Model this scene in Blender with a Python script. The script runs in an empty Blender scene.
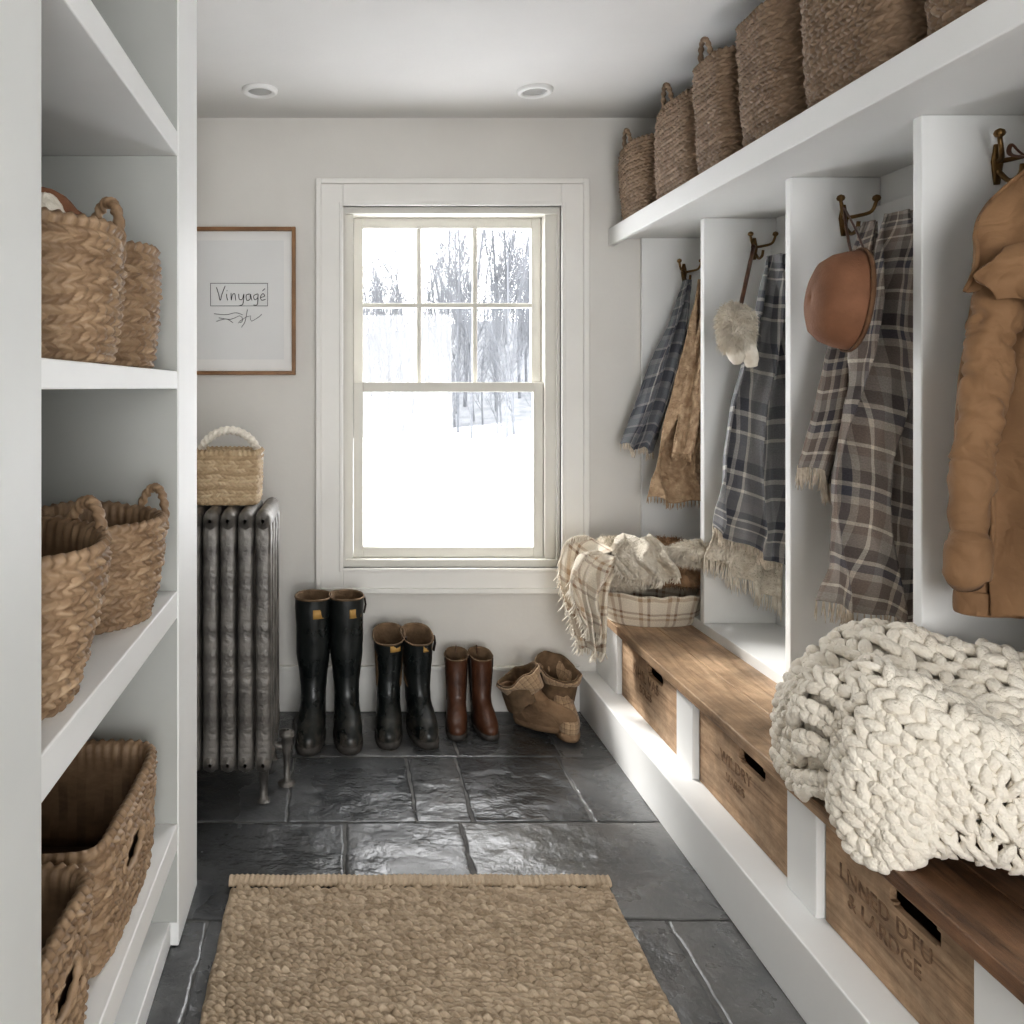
import bpy, bmesh, math, random
import numpy as np
from mathutils import Vector
random.seed(7); rng=np.random.default_rng(7)
S=bpy.context.scene; COL=S.collection
pi=math.pi
# ------------------------------------------------------------------ materials
def newmat(name):
    m=bpy.data.materials.new(name); m.use_nodes=True
    return m,m.node_tree,m.node_tree.nodes['Principled BSDF']
def nd(nt,t,**k):
    n=nt.nodes.new(t)
    for a,b in k.items(): setattr(n,a,b)
    return n
def c4(c): return (c[0],c[1],c[2],1)
def simple(name,c1,c2,scale=8,rough=.6,bump=.1,bscale=40,stretch=(1,1,1),metal=0,detail=6,sheen=0,coat=0,bdist=.01,rough2=None,crease=0,dust=None):
    m,nt,b=newmat(name); L=nt.links
    tc=nd(nt,'ShaderNodeTexCoord'); mp=nd(nt,'ShaderNodeMapping'); mp.inputs['Scale'].default_value=stretch
    L.new(tc.outputs['Object'],mp.inputs[0])
    n=nd(nt,'ShaderNodeTexNoise'); n.inputs['Scale'].default_value=scale; n.inputs['Detail'].default_value=detail
    L.new(mp.outputs[0],n.inputs['Vector'])
    r=nd(nt,'ShaderNodeValToRGB'); r.color_ramp.elements[0].position=.32; r.color_ramp.elements[1].position=.68
    r.color_ramp.elements[0].color=c4(c1); r.color_ramp.elements[1].color=c4(c2)
    L.new(n.outputs['Fac'],r.inputs[0]); L.new(r.outputs[0],b.inputs['Base Color'])
    b.inputs['Roughness'].default_value=rough; b.inputs['Metallic'].default_value=metal
    if rough2 is not None:
        mr=nd(nt,'ShaderNodeMapRange'); mr.inputs['From Min'].default_value=.35; mr.inputs['From Max'].default_value=.65
        mr.inputs['To Min'].default_value=rough; mr.inputs['To Max'].default_value=rough2
        L.new(n.outputs['Fac'],mr.inputs[0]); L.new(mr.outputs[0],b.inputs['Roughness'])
    if dust:
        sp=nd(nt,'ShaderNodeSeparateXYZ'); L.new(tc.outputs['Object'],sp.inputs[0])
        m1=nd(nt,'ShaderNodeMapRange'); m1.inputs['From Min'].default_value=.02; m1.inputs['From Max'].default_value=.13; m1.inputs['To Min'].default_value=.75; m1.inputs['To Max'].default_value=0
        L.new(sp.outputs[2],m1.inputs[0]); m2=nd(nt,'ShaderNodeMath',operation='MULTIPLY'); L.new(m1.outputs[0],m2.inputs[0])
        n4=nd(nt,'ShaderNodeTexNoise'); n4.inputs['Scale'].default_value=22; n4.inputs['Detail'].default_value=6; L.new(tc.outputs['Object'],n4.inputs['Vector'])
        m3=nd(nt,'ShaderNodeMapRange'); m3.inputs['From Min'].default_value=.42; m3.inputs['From Max'].default_value=.6; L.new(n4.outputs['Fac'],m3.inputs[0]); L.new(m3.outputs[0],m2.inputs[1])
        mx=nd(nt,'ShaderNodeMix',data_type='RGBA'); L.new(m2.outputs[0],mx.inputs[0]); L.new(r.outputs[0],mx.inputs[6]); mx.inputs[7].default_value=c4(dust); L.new(mx.outputs[2],b.inputs['Base Color'])
    if sheen: b.inputs['Sheen Weight'].default_value=sheen
    if bump:
        n2=nd(nt,'ShaderNodeTexNoise'); n2.inputs['Scale'].default_value=bscale; n2.inputs['Detail'].default_value=5
        L.new(mp.outputs[0],n2.inputs['Vector'])
        bp=nd(nt,'ShaderNodeBump'); bp.inputs['Strength'].default_value=bump; bp.inputs['Distance'].default_value=bdist
        L.new(n2.outputs['Fac'],bp.inputs['Height']); L.new(bp.outputs[0],b.inputs['Normal'])
        if crease:
            n3=nd(nt,'ShaderNodeTexNoise'); n3.inputs['Scale'].default_value=9; n3.inputs['Detail'].default_value=3; n3.inputs['Distortion'].default_value=.6
            L.new(mp.outputs[0],n3.inputs['Vector'])
            mm=nd(nt,'ShaderNodeMath',operation='SUBTRACT'); mm.inputs[1].default_value=.5; L.new(n3.outputs['Fac'],mm.inputs[0])
            ab=nd(nt,'ShaderNodeMath',operation='ABSOLUTE'); L.new(mm.outputs[0],ab.inputs[0])
            b2=nd(nt,'ShaderNodeBump'); b2.inputs['Strength'].default_value=crease; b2.inputs['Distance'].default_value=.05
            L.new(ab.outputs[0],b2.inputs['Height']); L.new(bp.outputs[0],b2.inputs['Normal']); L.new(b2.outputs[0],b.inputs['Normal'])
    return m
def tonemat(name,stops,rough=.7,stretch=(60,60,60),bump=.25,nmix=.35,rough2=None,bdist=.002,nscale=1.0):
    m,nt,b=newmat(name); L=nt.links
    at=nd(nt,'ShaderNodeAttribute'); at.attribute_name='tone'
    tc=nd(nt,'ShaderNodeTexCoord'); mp=nd(nt,'ShaderNodeMapping'); mp.inputs['Scale'].default_value=stretch
    L.new(tc.outputs['Object'],mp.inputs[0])
    n=nd(nt,'ShaderNodeTexNoise'); n.inputs['Scale'].default_value=nscale; n.inputs['Detail'].default_value=9; n.inputs['Roughness'].default_value=.6; L.new(mp.outputs[0],n.inputs['Vector'])
    mx=nd(nt,'ShaderNodeMix'); mx.inputs[0].default_value=nmix
    L.new(at.outputs['Fac'],mx.inputs[2]); L.new(n.outputs['Fac'],mx.inputs[3])
    r=nd(nt,'ShaderNodeValToRGB'); cr=r.color_ramp
    cr.elements[0].position=stops[0][0]; cr.elements[0].color=c4(stops[0][1])
    cr.elements[1].position=stops[-1][0]; cr.elements[1].color=c4(stops[-1][1])
    for p,c in stops[1:-1]:
        e=cr.elements.new(p); e.color=c4(c)
    L.new(mx.outputs[0],r.inputs[0]); L.new(r.outputs[0],b.inputs['Base Color'])
    b.inputs['Roughness'].default_value=rough
    if rough2 is not None:
        n3=nd(nt,'ShaderNodeTexNoise'); n3.inputs['Scale'].default_value=2.6; n3.inputs['Detail'].default_value=6
        L.new(tc.outputs['Object'],n3.inputs['Vector'])
        mr=nd(nt,'ShaderNodeMapRange'); mr.inputs['From Min'].default_value=.44; mr.inputs['From Max'].default_value=.60
        mr.inputs['To Min'].default_value=rough; mr.inputs['To Max'].default_value=rough2
        L.new(n3.outputs['Fac'],mr.inputs[0]); L.new(mr.outputs[0],b.inputs['Roughness'])
        b.inputs['IOR'].default_value=1.8
    bp=nd(nt,'ShaderNodeBump'); bp.inputs['Strength'].default_value=bump; bp.inputs['Distance'].default_value=bdist
    L.new(n.outputs['Fac'],bp.inputs['Height']); L.new(bp.outputs[0],b.inputs['Normal'])
    return m
def plaid(name,period,warp,weft,rough=.95,tint=.25):
    m,nt,b=newmat(name); L=nt.links
    tc=nd(nt,'ShaderNodeTexCoord'); sp=nd(nt,'ShaderNodeSeparateXYZ'); L.new(tc.outputs['UV'],sp.inputs[0])
    outs=[]
    for ax,st in ((0,warp),(1,weft)):
        mu=nd(nt,'ShaderNodeMath',operation='MULTIPLY'); mu.inputs[1].default_value=1/period
        fr=nd(nt,'ShaderNodeMath',operation='FRACT'); L.new(sp.outputs[ax],mu.inputs[0]); L.new(mu.outputs[0],fr.inputs[0])
        r=nd(nt,'ShaderNodeValToRGB'); cr=r.color_ramp; cr.interpolation='CONSTANT'
        cr.elements[0].position=0; cr.elements[0].color=c4(st[0][1]); cr.elements[1].position=st[1][0]; cr.elements[1].color=c4(st[1][1])
        for p,c in st[2:]:
            e=cr.elements.new(p); e.color=c4(c)
        L.new(fr.outputs[0],r.inputs[0]); outs.append(r)
    mx=nd(nt,'ShaderNodeMix',data_type='RGBA'); mx.inputs[0].default_value=.5
    L.new(outs[0].outputs[0],mx.inputs[6]); L.new(outs[1].outputs[0],mx.inputs[7])
    n=nd(nt,'ShaderNodeTexNoise'); n.inputs['Scale'].default_value=260; n.inputs['Detail'].default_value=3; L.new(tc.outputs['UV'],n.inputs['Vector'])
    mr=nd(nt,'ShaderNodeMapRange'); mr.inputs['To Min'].default_value=1-tint*1.6; mr.inputs['To Max'].default_value=1+tint*1.6
    L.new(n.outputs['Fac'],mr.inputs[0])
    mm=nd(nt,'ShaderNodeMix',data_type='RGBA',blend_type='MULTIPLY'); mm.inputs[0].default_value=1
    L.new(mx.outputs[2],mm.inputs[6]); L.new(mr.outputs[0],mm.inputs[7])
    L.new(mm.outputs[2],b.inputs['Base Color']); b.inputs['Roughness'].default_value=rough
    b.inputs['Sheen Weight'].default_value=.15
    bp=nd(nt,'ShaderNodeBump'); bp.inputs['Strength'].default_value=.5; bp.inputs['Distance'].default_value=.003
    L.new(n.outputs['Fac'],bp.inputs['Height']); L.new(bp.outputs[0],b.inputs['Normal'])
    return m
M={}
M['wall']=simple('wall_paint',(.70,.68,.64),(.74,.72,.68),3,.85,.05,60)
M['ceil']=simple('ceiling_paint',(.71,.70,.685),(.74,.73,.715),3,.9,.04,60)
M['white']=simple('cabinet_paint',(.79,.79,.775),(.82,.82,.805),4,.5,.03,20)
M['white_shaded']=simple('shaded_cabinet_paint',(.66,.665,.645),(.69,.695,.675),4,.55,.03,20)  # greyed copy of the cabinet paint: painted shade for the near side panel
M['inner_shade']=simple('cabinet_interior_shade',(.43,.435,.41),(.47,.475,.45),4,.6,.03,20)  # grey carries painted-in shade for the dim insides of the left shelving
M['trim']=simple('trim_paint',(.79,.775,.735),(.83,.815,.775),4,.4,.03,20)
M['sash']=simple('backlit_sash_paint',(.68,.66,.60),(.73,.71,.65),4,.5,.03,20)  # darkened in colour so the muntins read as backlit silhouettes
M['brass']=simple('aged_brass',(.13,.08,.035),(.24,.15,.065),30,.4,.1,60,metal=.9)
M['framewood']=simple('frame_wood',(.20,.10,.04),(.30,.155,.065),12,.45,.1,60)
M['paper']=simple('mat_board',(.80,.79,.77),(.82,.81,.79),3,.8,0)
M['mat']=simple('art_paper',(.73,.73,.72),(.76,.76,.75),3,.7,0)
M['ink']=simple('ink',(.03,.03,.03),(.05,.05,.05),3,.8,0)
M['inks']=simple('soft_ink',(.10,.10,.10),(.2,.2,.2),90,.8,0)
M['stencil']=simple('stencil_ink',(.09,.05,.03),(.36,.235,.145),42,.85,0)
M['grout']=simple('grout',(.11,.108,.104),(.19,.186,.178),20,.9,.3,80)
M['slate']=tonemat('slate',[(0,(.022,.024,.026)),(.3,(.052,.055,.057)),(.5,(.094,.096,.097)),(.7,(.16,.156,.149)),(1,(.33,.30,.255))],rough=.08,rough2=.40,stretch=(5,5,5),bump=.6,nmix=.58,bdist=.03)
wk=[(0,(.095,.056,.031)),(.3,(.225,.145,.085)),(.6,(.355,.245,.152)),(1,(.54,.40,.265))]
M['wick']=tonemat('seagrass',wk,rough=.55,stretch=(40,40,90))
wk2=[(0,(.072,.045,.027)),(.3,(.17,.113,.070)),(.6,(.265,.185,.122)),(1,(.42,.31,.215))]
M['wickd']=tonemat('dark_seagrass',wk2,rough=.6,stretch=(40,40,90))
wk3=[(0,(.19,.135,.085)),(.3,(.36,.28,.195)),(.6,(.51,.41,.30)),(1,(.67,.56,.43))]
M['jute']=tonemat('jute',wk3,rough=.9,stretch=(170,170,170),nmix=.5)
wk4=[(0,(.22,.15,.08)),(.4,(.42,.31,.19)),(1,(.66,.54,.37))]
M['wickl']=tonemat('pale_seagrass',wk4,rough=.7)
M['cotton']=simple('cotton_rope',(.66,.61,.52),(.82,.77,.68),60,.9,.4,200)
def woodmat(name,c1,c2,c3,stretch,rough=.5,scale=1.0):
    m,nt,b=newmat(name); L=nt.links
    tc=nd(nt,'ShaderNodeTexCoord'); mp=nd(nt,'ShaderNodeMapping'); mp.inputs['Scale'].default_value=stretch; L.new(tc.outputs['Object'],mp.inputs[0])
    n=nd(nt,'ShaderNodeTexNoise'); n.inputs['Scale'].default_value=scale; n.inputs['Detail'].default_value=10; n.inputs['Roughness'].default_value=.68; n.inputs['Distortion'].default_value=1.2
    L.new(mp.outputs[0],n.inputs['Vector'])
    r=nd(nt,'ShaderNodeValToRGB'); cr=r.color_ramp
    cr.elements[0].position=.30; cr.elements[0].color=c4(c1); cr.elements[1].position=.70; cr.elements[1].color=c4(c3); e=cr.elements.new(.46); e.color=c4(c2)
    L.new(n.outputs['Fac'],r.inputs[0])
    n2=nd(nt,'ShaderNodeTexNoise'); n2.inputs['Scale'].default_value=6; n2.inputs['Detail'].default_value=8; n2.inputs['Roughness'].default_value=.65; L.new(tc.outputs['Object'],n2.inputs['Vector'])
    mr=nd(nt,'ShaderNodeMapRange'); mr.inputs['From Min'].default_value=.32; mr.inputs['From Max'].default_value=.68; mr.inputs['To Min'].default_value=.5; mr.inputs['To Max'].default_value=1.35
    L.new(n2.outputs['Fac'],mr.inputs[0])
    mm=nd(nt,'ShaderNodeMix',data_type='RGBA',blend_type='MULTIPLY'); mm.inputs[0].default_value=1
    L.new(r.outputs[0],mm.inputs[6]); L.new(mr.outputs[0],mm.inputs[7]); L.new(mm.outputs[2],b.inputs['Base Color'])
    b.inputs['Roughness'].default_value=rough
    bp=nd(nt,'ShaderNodeBump'); bp.inputs['Strength'].default_value=.6; bp.inputs['Distance'].default_value=.006
    L.new(n.outputs['Fac'],bp.inputs['Height']); L.new(bp.outputs[0],b.inputs['Normal'])
    return m
M['seat']=woodmat('bench_wood',(.15,.09,.055),(.40,.27,.17),(.58,.42,.28),(26,2.0,26),.40)
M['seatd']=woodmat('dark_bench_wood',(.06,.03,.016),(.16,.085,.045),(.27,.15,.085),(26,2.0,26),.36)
M['crate']=woodmat('crate_wood',(.17,.105,.06),(.41,.275,.172),(.57,.41,.27),(30,3,32),.7)
M['iron']=simple('cast_iron',(.10,.094,.086),(.25,.235,.215),14,.36,.4,50,metal=.5,rough2=.5)
M['rubber']=simple('black_rubber',(.007,.010,.010),(.018,.021,.020),10,.22,.08,30,rough2=.42,dust=(.14,.12,.10))
M['rubsole']=simple('rubber_sole',(.03,.028,.025),(.09,.08,.07),30,.7,.2,80)
M['olive']=simple('boot_lining',(.10,.065,.035),(.20,.13,.075),30,.85,.2,120)
M['label']=simple('boot_label',(.42,.25,.07),(.52,.32,.11),20,.5,0)
M['leather']=simple('brown_leather',(.06,.025,.014),(.13,.055,.028),14,.36,.2,60)
M['suede']=simple('tan_suede',(.20,.125,.07),(.33,.22,.135),10,.9,.5,60,crease=.5)
M['glove']=simple('elastic',(.03,.02,.015),(.05,.035,.03),60,.8,.3,200)
M['canvas']=simple('tan_canvas',(.195,.108,.052),(.275,.158,.079),7,.8,.35,200,bdist=.002,sheen=.05,crease=.5)
M['stitch']=simple('seam_thread',(.10,.055,.026),(.13,.07,.035),30,.85,.3,120)
M['canvasd']=simple('brown_corduroy',(.12,.06,.03),(.18,.10,.052),30,.85,.3,120)
M['shearl']=simple('tan_fleece',(.34,.225,.14),(.56,.41,.27),40,.95,.9,90,bdist=.02)
M['cream']=simple('cream_fleece',(.60,.53,.43),(.78,.72,.62),40,.95,.9,110,bdist=.015)
M['furc']=simple('cream_fur',(.60,.53,.43),(.84,.79,.70),25,.9,0)
M['furt']=simple('tan_fur',(.24,.145,.08),(.46,.30,.18),25,.9,0)
M['knit']=simple('cream_wool',(.82,.75,.64),(.90,.845,.74),30,.95,.7,200,bdist=.007,sheen=.2)
M['felt']=simple('brown_felt',(.18,.082,.042),(.26,.125,.068),12,.8,.3,150)
M['snow']=simple('snow',(.86,.88,.92),(.9,.92,.95),.3,.9,.2,2,bdist=.2)
M['bark']=simple('hazed_bark',(.070,.075,.083),(.115,.12,.13),4,.9,0)  # distance haze put into the bark as a blue-grey tint
M['hill']=simple('wooded_hill',(.080,.086,.095),(.14,.148,.16),1.4,.95,0,detail=10)
M['lens']=simple('lamp_diffuser',(.40,.40,.39),(.45,.45,.44),5,.4,0)
M['pl3']=plaid('brown_grey_plaid',.19,[(0,(.33,.30,.27)),(.16,(.095,.08,.075)),(.34,(.47,.42,.36)),(.40,(.08,.08,.10)),(.50,(.46,.41,.35)),(.58,(.22,.175,.15)),(.76,(.74,.67,.57)),(.82,(.26,.21,.18))],
 [(0,(.35,.315,.28)),(.18,(.09,.078,.078)),(.34,(.60,.54,.46)),(.40,(.11,.11,.13)),(.52,(.52,.46,.39)),(.62,(.24,.19,.16)),(.84,(.78,.71,.60)),(.89,(.27,.22,.19))])
M['pl2']=plaid('navy_grey_plaid',.17,[(0,(.21,.21,.22)),(.26,(.065,.07,.085)),(.42,(.50,.475,.44)),(.50,(.11,.11,.125)),(.70,(.60,.565,.505)),(.77,(.24,.235,.235))],
 [(0,(.23,.225,.225)),(.25,(.07,.075,.09)),(.44,(.54,.51,.46)),(.52,(.14,.14,.15)),(.76,(.64,.60,.53)),(.82,(.20,.20,.205))])
M['pl1']=plaid('blue_plaid',.10,[(0,(.16,.17,.185)),(.4,(.06,.066,.083)),(.6,(.44,.43,.40)),(.68,(.12,.125,.14))],
 [(0,(.18,.185,.2)),(.35,(.40,.38,.36)),(.45,(.065,.07,.085)),(.8,(.27,.265,.26))])
M['plc']=plaid('cream_plaid',.10,[(0,(.72,.65,.54)),(.5,(.42,.30,.2)),(.64,(.72,.65,.54)),(.80,(.26,.17,.11)),(.9,(.70,.63,.52))],
 [(0,(.72,.65,.54)),(.5,(.44,.32,.21)),(.64,(.72,.65,.54)),(.80,(.28,.18,.12)),(.9,(.70,.63,.52))])
M['plt']=plaid('tan_check',.022,[(0,(.36,.25,.155)),(.5,(.18,.115,.068)),(.65,(.46,.33,.21))],[(0,(.38,.265,.17)),(.5,(.17,.11,.065)),(.65,(.44,.32,.20))])
m,nt,b=newmat('window_glass'); nt.nodes.remove(b); out=nt.nodes['Material Output']
tr=nd(nt,'ShaderNodeBsdfTransparent'); gl=nd(nt,'ShaderNodeBsdfGlossy'); gl.inputs['Roughness'].default_value=.02
fr=nd(nt,'ShaderNodeMixShader'); fr.inputs[0].default_value=.04
nt.links.new(tr.outputs[0],fr.inputs[1]); nt.links.new(gl.outputs[0],fr.inputs[2]); nt.links.new(fr.outputs[0],out.inputs[0]); M['glass']=m
# ------------------------------------------------------------------ mesh helpers
def setmesh(me,V,F):
    V=np.asarray(V,dtype=np.float64).reshape(-1,3)
    me.vertices.add(len(V)); me.vertices.foreach_set('co',V.ravel())
    lens=np.array([len(f) for f in F],dtype=np.int32)
    flat=np.array([i for f in F for i in f],dtype=np.int32)
    me.loops.add(len(flat)); me.loops.foreach_set('vertex_index',flat)
    st=np.concatenate([[0],np.cumsum(lens)[:-1]]).astype(np.int32)
    me.polygons.add(len(lens)); me.polygons.foreach_set('loop_start',st)
    me.update(calc_edges=True)
class MB:
    def __init__(s): s.V=[];s.F=[];s.T=[];s.U=[];s.n=0
    def add(s,V,F,tone=None,uv=None):
        V=np.asarray(V,float).reshape(-1,3)
        s.V.append(V); s.F.extend([tuple(i+s.n for i in f) for f in F])
        k=len(V)
        s.T.append(np.full(k,.5) if tone is None else np.broadcast_to(np.asarray(tone,float).ravel() if np.ndim(tone) else tone,(k,)))
        s.U.append(np.zeros((k,2)) if uv is None else np.asarray(uv,float).reshape(-1,2))
        s.n+=k
    def box(s,lo,hi):
        x0,y0,z0=lo;x1,y1,z1=hi
        s.add([(x0,y0,z0),(x1,y0,z0),(x1,y1,z0),(x0,y1,z0),(x0,y0,z1),(x1,y0,z1),(x1,y1,z1),(x0,y1,z1)],
              [(0,3,2,1),(4,5,6,7),(0,1,5,4),(1,2,6,5),(2,3,7,6),(3,0,4,7)])
    def obj(s,name,mat,parent=None,W=False,smooth=True,bevel=0,solid=0,label=None,kind=None,origin=None,fixn=False):
        V=np.concatenate(s.V)
        if parent is not None:
            loc=np.zeros(3)
            if W: V=V-np.array(parent_world(parent))
        else:
            if origin is None:
                lo,hi=V.min(0),V.max(0); origin=((lo[0]+hi[0])/2,(lo[1]+hi[1])/2,lo[2])
            loc=np.array(origin,float); V=V-loc
        me=bpy.data.meshes.new(name); setmesh(me,V,s.F)
        a=me.attributes.new('tone','FLOAT','POINT'); a.data.foreach_set('value',np.concatenate(s.T).astype(np.float32))
        uvp=np.concatenate(s.U); ul=me.uv_layers.new(name='UVMap')
        vi=np.empty(len(me.loops),dtype=np.int32); me.loops.foreach_get('vertex_index',vi); ul.data.foreach_set('uv',uvp[vi].astype(np.float32).ravel())
        if bevel or fixn:
            bm=bmesh.new(); bm.from_mesh(me)
            if fixn: bmesh.ops.recalc_face_normals(bm,faces=bm.faces)
            if bevel: bmesh.ops.bevel(bm,geom=list(bm.edges),offset=bevel,segments=2,profile=.5,affect='EDGES',clamp_overlap=True)
            bm.to_mesh(me); bm.free()
        me.polygons.foreach_set('use_smooth',[bool(smooth)]*len(me.polygons))
        if mat: me.materials.append(mat)
        o=bpy.data.objects.new(name,me); COL.objects.link(o); o.location=loc
        if parent is not None: o.parent=parent
        if solid:
            md=o.modifiers.new('solid','SOLIDIFY'); md.thickness=solid; md.offset=0
        if label: o['label']=label
        if kind: o['kind']=kind
        return o
def parent_world(p):
    v=Vector((0,0,0))
    while p is not None: v=v+Vector(p.location); p=p.parent
    return v
def thing(name,loc,label,cat,group=None,kind=None):
    e=bpy.data.objects.new(name,None); e.empty_display_size=.05; COL.objects.link(e); e.location=loc
    e['label']=label; e['category']=cat
    if group: e['group']=group
    if kind: e['kind']=kind
    return e
def tag(o,label,cat,group=None):
    o['label']=label; o['category']=cat
    if group: o['group']=group
    return o
def boxes(name,lst,mat,parent=None,W=True,bevel=.003,**k):
    mb=MB()
    for lo,hi in lst: mb.box(lo,hi)
    return mb.obj(name,mat,parent,W=W,smooth=False,bevel=bevel,**k)
def gridF(n,m,cu=False,cv=False):
    F=[]
    for i in range(n-1+(1 if cu else 0)):
        a=i*m; b=((i+1)%n)*m
        for j in range(m-1+(1 if cv else 0)):
            jn=(j+1)%m
            F.append((a+j,b+j,b+jn,a+jn))
    return F
def cr(pts,n):
    P=np.asarray(pts,float)
    if P.ndim==1: P=P[:,None]
    k=len(P); Q=np.vstack([2*P[0]-P[1],P,2*P[-1]-P[-2]])
    out=[]
    for t in np.linspace(0,k-1,n):
        i=min(int(t),k-2); f=t-i
        p0,p1,p2,p3=Q[i],Q[i+1],Q[i+2],Q[i+3]
        out.append(.5*((2*p1)+(-p0+p2)*f+(2*p0-5*p1+4*p2-p3)*f*f+(-p0+3*p1-3*p2+p3)*f**3))
    return np.array(out)
_k=rng.normal(size=(8,3)); _ph=rng.uniform(0,6.28,8)
def fn(P,scale,seed=0):
    P=np.asarray(P,float)*scale; r=0
    P=P+.6*np.sin(P[...,[1,2,0]]*1.3+seed)
    for i in range(8): r=r+np.sin(P@_k[i]*(1+.35*i)+_ph[i]+seed*1.7)/(1+.3*i)
    return r/3.2
def tubeP(pts,ra,rb=None,seg=12,n0=(0,0,1)):
    P=np.asarray(pts,float); n=len(P)
    ra=np.broadcast_to(np.asarray(ra,float),(n,)); rb=ra if rb is None else np.broadcast_to(np.asarray(rb,float),(n,))
    T=np.gradient(P,axis=0); T/=np.linalg.norm(T,axis=1)[:,None]+1e-9
    N=np.array(n0,float); Vs=[];Ns=[]
    th=np.linspace(0,2*pi,seg,endpoint=False)
    for i in range(n):
        N=N-T[i]*np.dot(N,T[i])
        if np.linalg.norm(N)<1e-4: N=np.cross(T[i],[1,.3,.2])
        N=N/np.linalg.norm(N); B=np.cross(T[i],N)
        d=np.outer(np.cos(th)*ra[i],N)+np.outer(np.sin(th)*rb[i],B)
        Vs.append(P[i]+d); Ns.append(d/(np.linalg.norm(d,axis=1)[:,None]+1e-9))
    return np.array(Vs),np.array(Ns)
def tube(mb,pts,ra,rb=None,seg=12,n0=(0,0,1),disp=None,cap=True,tone=None,closed=False,uvs=None):
    V,Nn=tubeP(pts,ra,rb,seg,n0); n=len(V)
    if disp is not None: V=V+Nn*disp(V)[...,None]
    F=gridF(n,seg,closed,True)
    if cap and not closed: F=F+[tuple(range(seg))[::-1],tuple((n-1)*seg+j for j in range(seg))]
    uv=None
    if uvs:
        a,b=np.meshgrid(np.linspace(0,uvs[1],n),np.linspace(0,uvs[0],seg),indexing='ij'); uv=np.stack([b,a],-1)
    mb.add(V,F,tone,uv)
    return V
def arc(c,r1,r2,a0,a1,n,ax1,ax2):
    a=np.linspace(a0,a1,n)[:,None]; return np.array(c)+np.cos(a)*r1*np.array(ax1)+np.sin(a)*r2*np.array(ax2)
# ------------------------------------------------------------------ room shell
YB=3.376; XR=1.60; XL=-.90; H=2.5; Y0=-1.6
wx0,wx1,wz0,wz1=-.008,.907,.605,2.124
def st(o): o['kind']='structure'; return o
st(boxes('wall_back',[((XL-.1,YB,0),(wx0,YB+.13,H)),((wx1,YB,0),(XR+.1,YB+.13,H)),((wx0,YB,0),(wx1,YB+.13,wz0)),((wx0,YB,wz1),(wx1,YB+.13,H))],M['wall'],bevel=0))
st(boxes('wall_left',[((XL-.1,Y0,0),(XL,YB,H))],M['wall'],bevel=0))
st(boxes('wall_right',[((XR,Y0,0),(XR+.1,YB,H))],M['white'],bevel=0))
st(boxes('wall_front',[((XL-.1,Y0-.1,0),(-.15,Y0,H)),((1.15,Y0-.1,0),(XR+.1,Y0,H)),((-.15,Y0-.1,2.15),(1.15,Y0,H))],M['wall'],bevel=0))  # added unseen wall; opening sized to hold back light from behind the camera
st(boxes('ceiling',[((XL-.1,Y0-.1,H),(XR+.1,YB+.13,H+.1))],M['ceil'],bevel=0))
st(boxes('baseboard_back',[((XL,YB-.018,0),(.985,YB,.175)),((XL,YB-.026,.175),(.985,YB,.192))],M['trim'],bevel=.003))
mb=MB(); mb.box((XL-.1,Y0,-.06),(XR+.1,YB+.13,-.0035))
g=st(mb.obj('floor',M['grout'],smooth=False,origin=(0,0,0)))
rows=[(3.376,2.95,[-.9,-.45,-.2,.42,.80,1.6]),(2.95,2.507,[-.9,-.186,.226,.405,.78,1.6]),(2.507,2.045,[-.9,-.5,0.0,.36,1.6]),
(2.045,1.55,[-.9,-.35,.28,.82,1.6]),(1.55,1.1,[-.9,-.1,.5,1.0,1.6]),(1.1,.6,[-.9,-.4,.3,.8,1.6]),(.6,.1,[-.9,0,.6,1.6]),(.1,-.5,[-.9,-.3,.5,1.6]),(-.5,-1.0,[-.9,.1,.9,1.6]),(-1.0,-1.6,[-.9,-.2,.6,1.6])]
mb=MB()
for ri,(ya,yb,xs) in enumerate(rows):
    for i in range(len(xs)-1):
        a,b=xs[i]+.0035,xs[i+1]-.0035; c,d=yb+.0035,ya-.0035
        nx=max(8,int((b-a)/.013)); ny=max(8,int((d-c)/.013))
        X,Y=np.meshgrid(np.concatenate([[a,a+.003,a+.008],np.linspace(a+.016,b-.016,nx),[b-.008,b-.003,b]]),np.concatenate([[c,c+.003,c+.008],np.linspace(c+.016,d-.016,ny),[d-.008,d-.003,d]]),indexing='ij')
        e=np.minimum(np.minimum(X-a,b-X),np.minimum(Y-c,d-Y))
        P0=np.stack([X,Y,0*X],-1)
        stp=fn(P0,5,ri+i*2); ledge=.0014*np.tanh(stp*8)+.0011*np.tanh(fn(P0,13,ri*2+i)*7)
        Z=-.0025*np.clip(1-e/.004,0,1)**2 +(ledge+.0011*fn(P0,14,ri*3+i)+.0004*fn(P0,40,ri*2+i))*np.clip(e/.02,0.15,1)+.0005
        X=X+.006*fn(np.stack([Y*0,Y,0*Y+ri],-1),16,i); Y=Y+.006*fn(np.stack([X,X*0,0*Y+ri],-1),16,i)
        mb.add(np.stack([X,Y,Z],-1),gridF(*X.shape),tone=random.uniform(.15,.88)+.07*np.tanh(stp*6))
o=mb.obj('slate_slab',M['slate'],parent=g); o['label']='dark grey slate flagstones'; o['kind']='structure'
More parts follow.
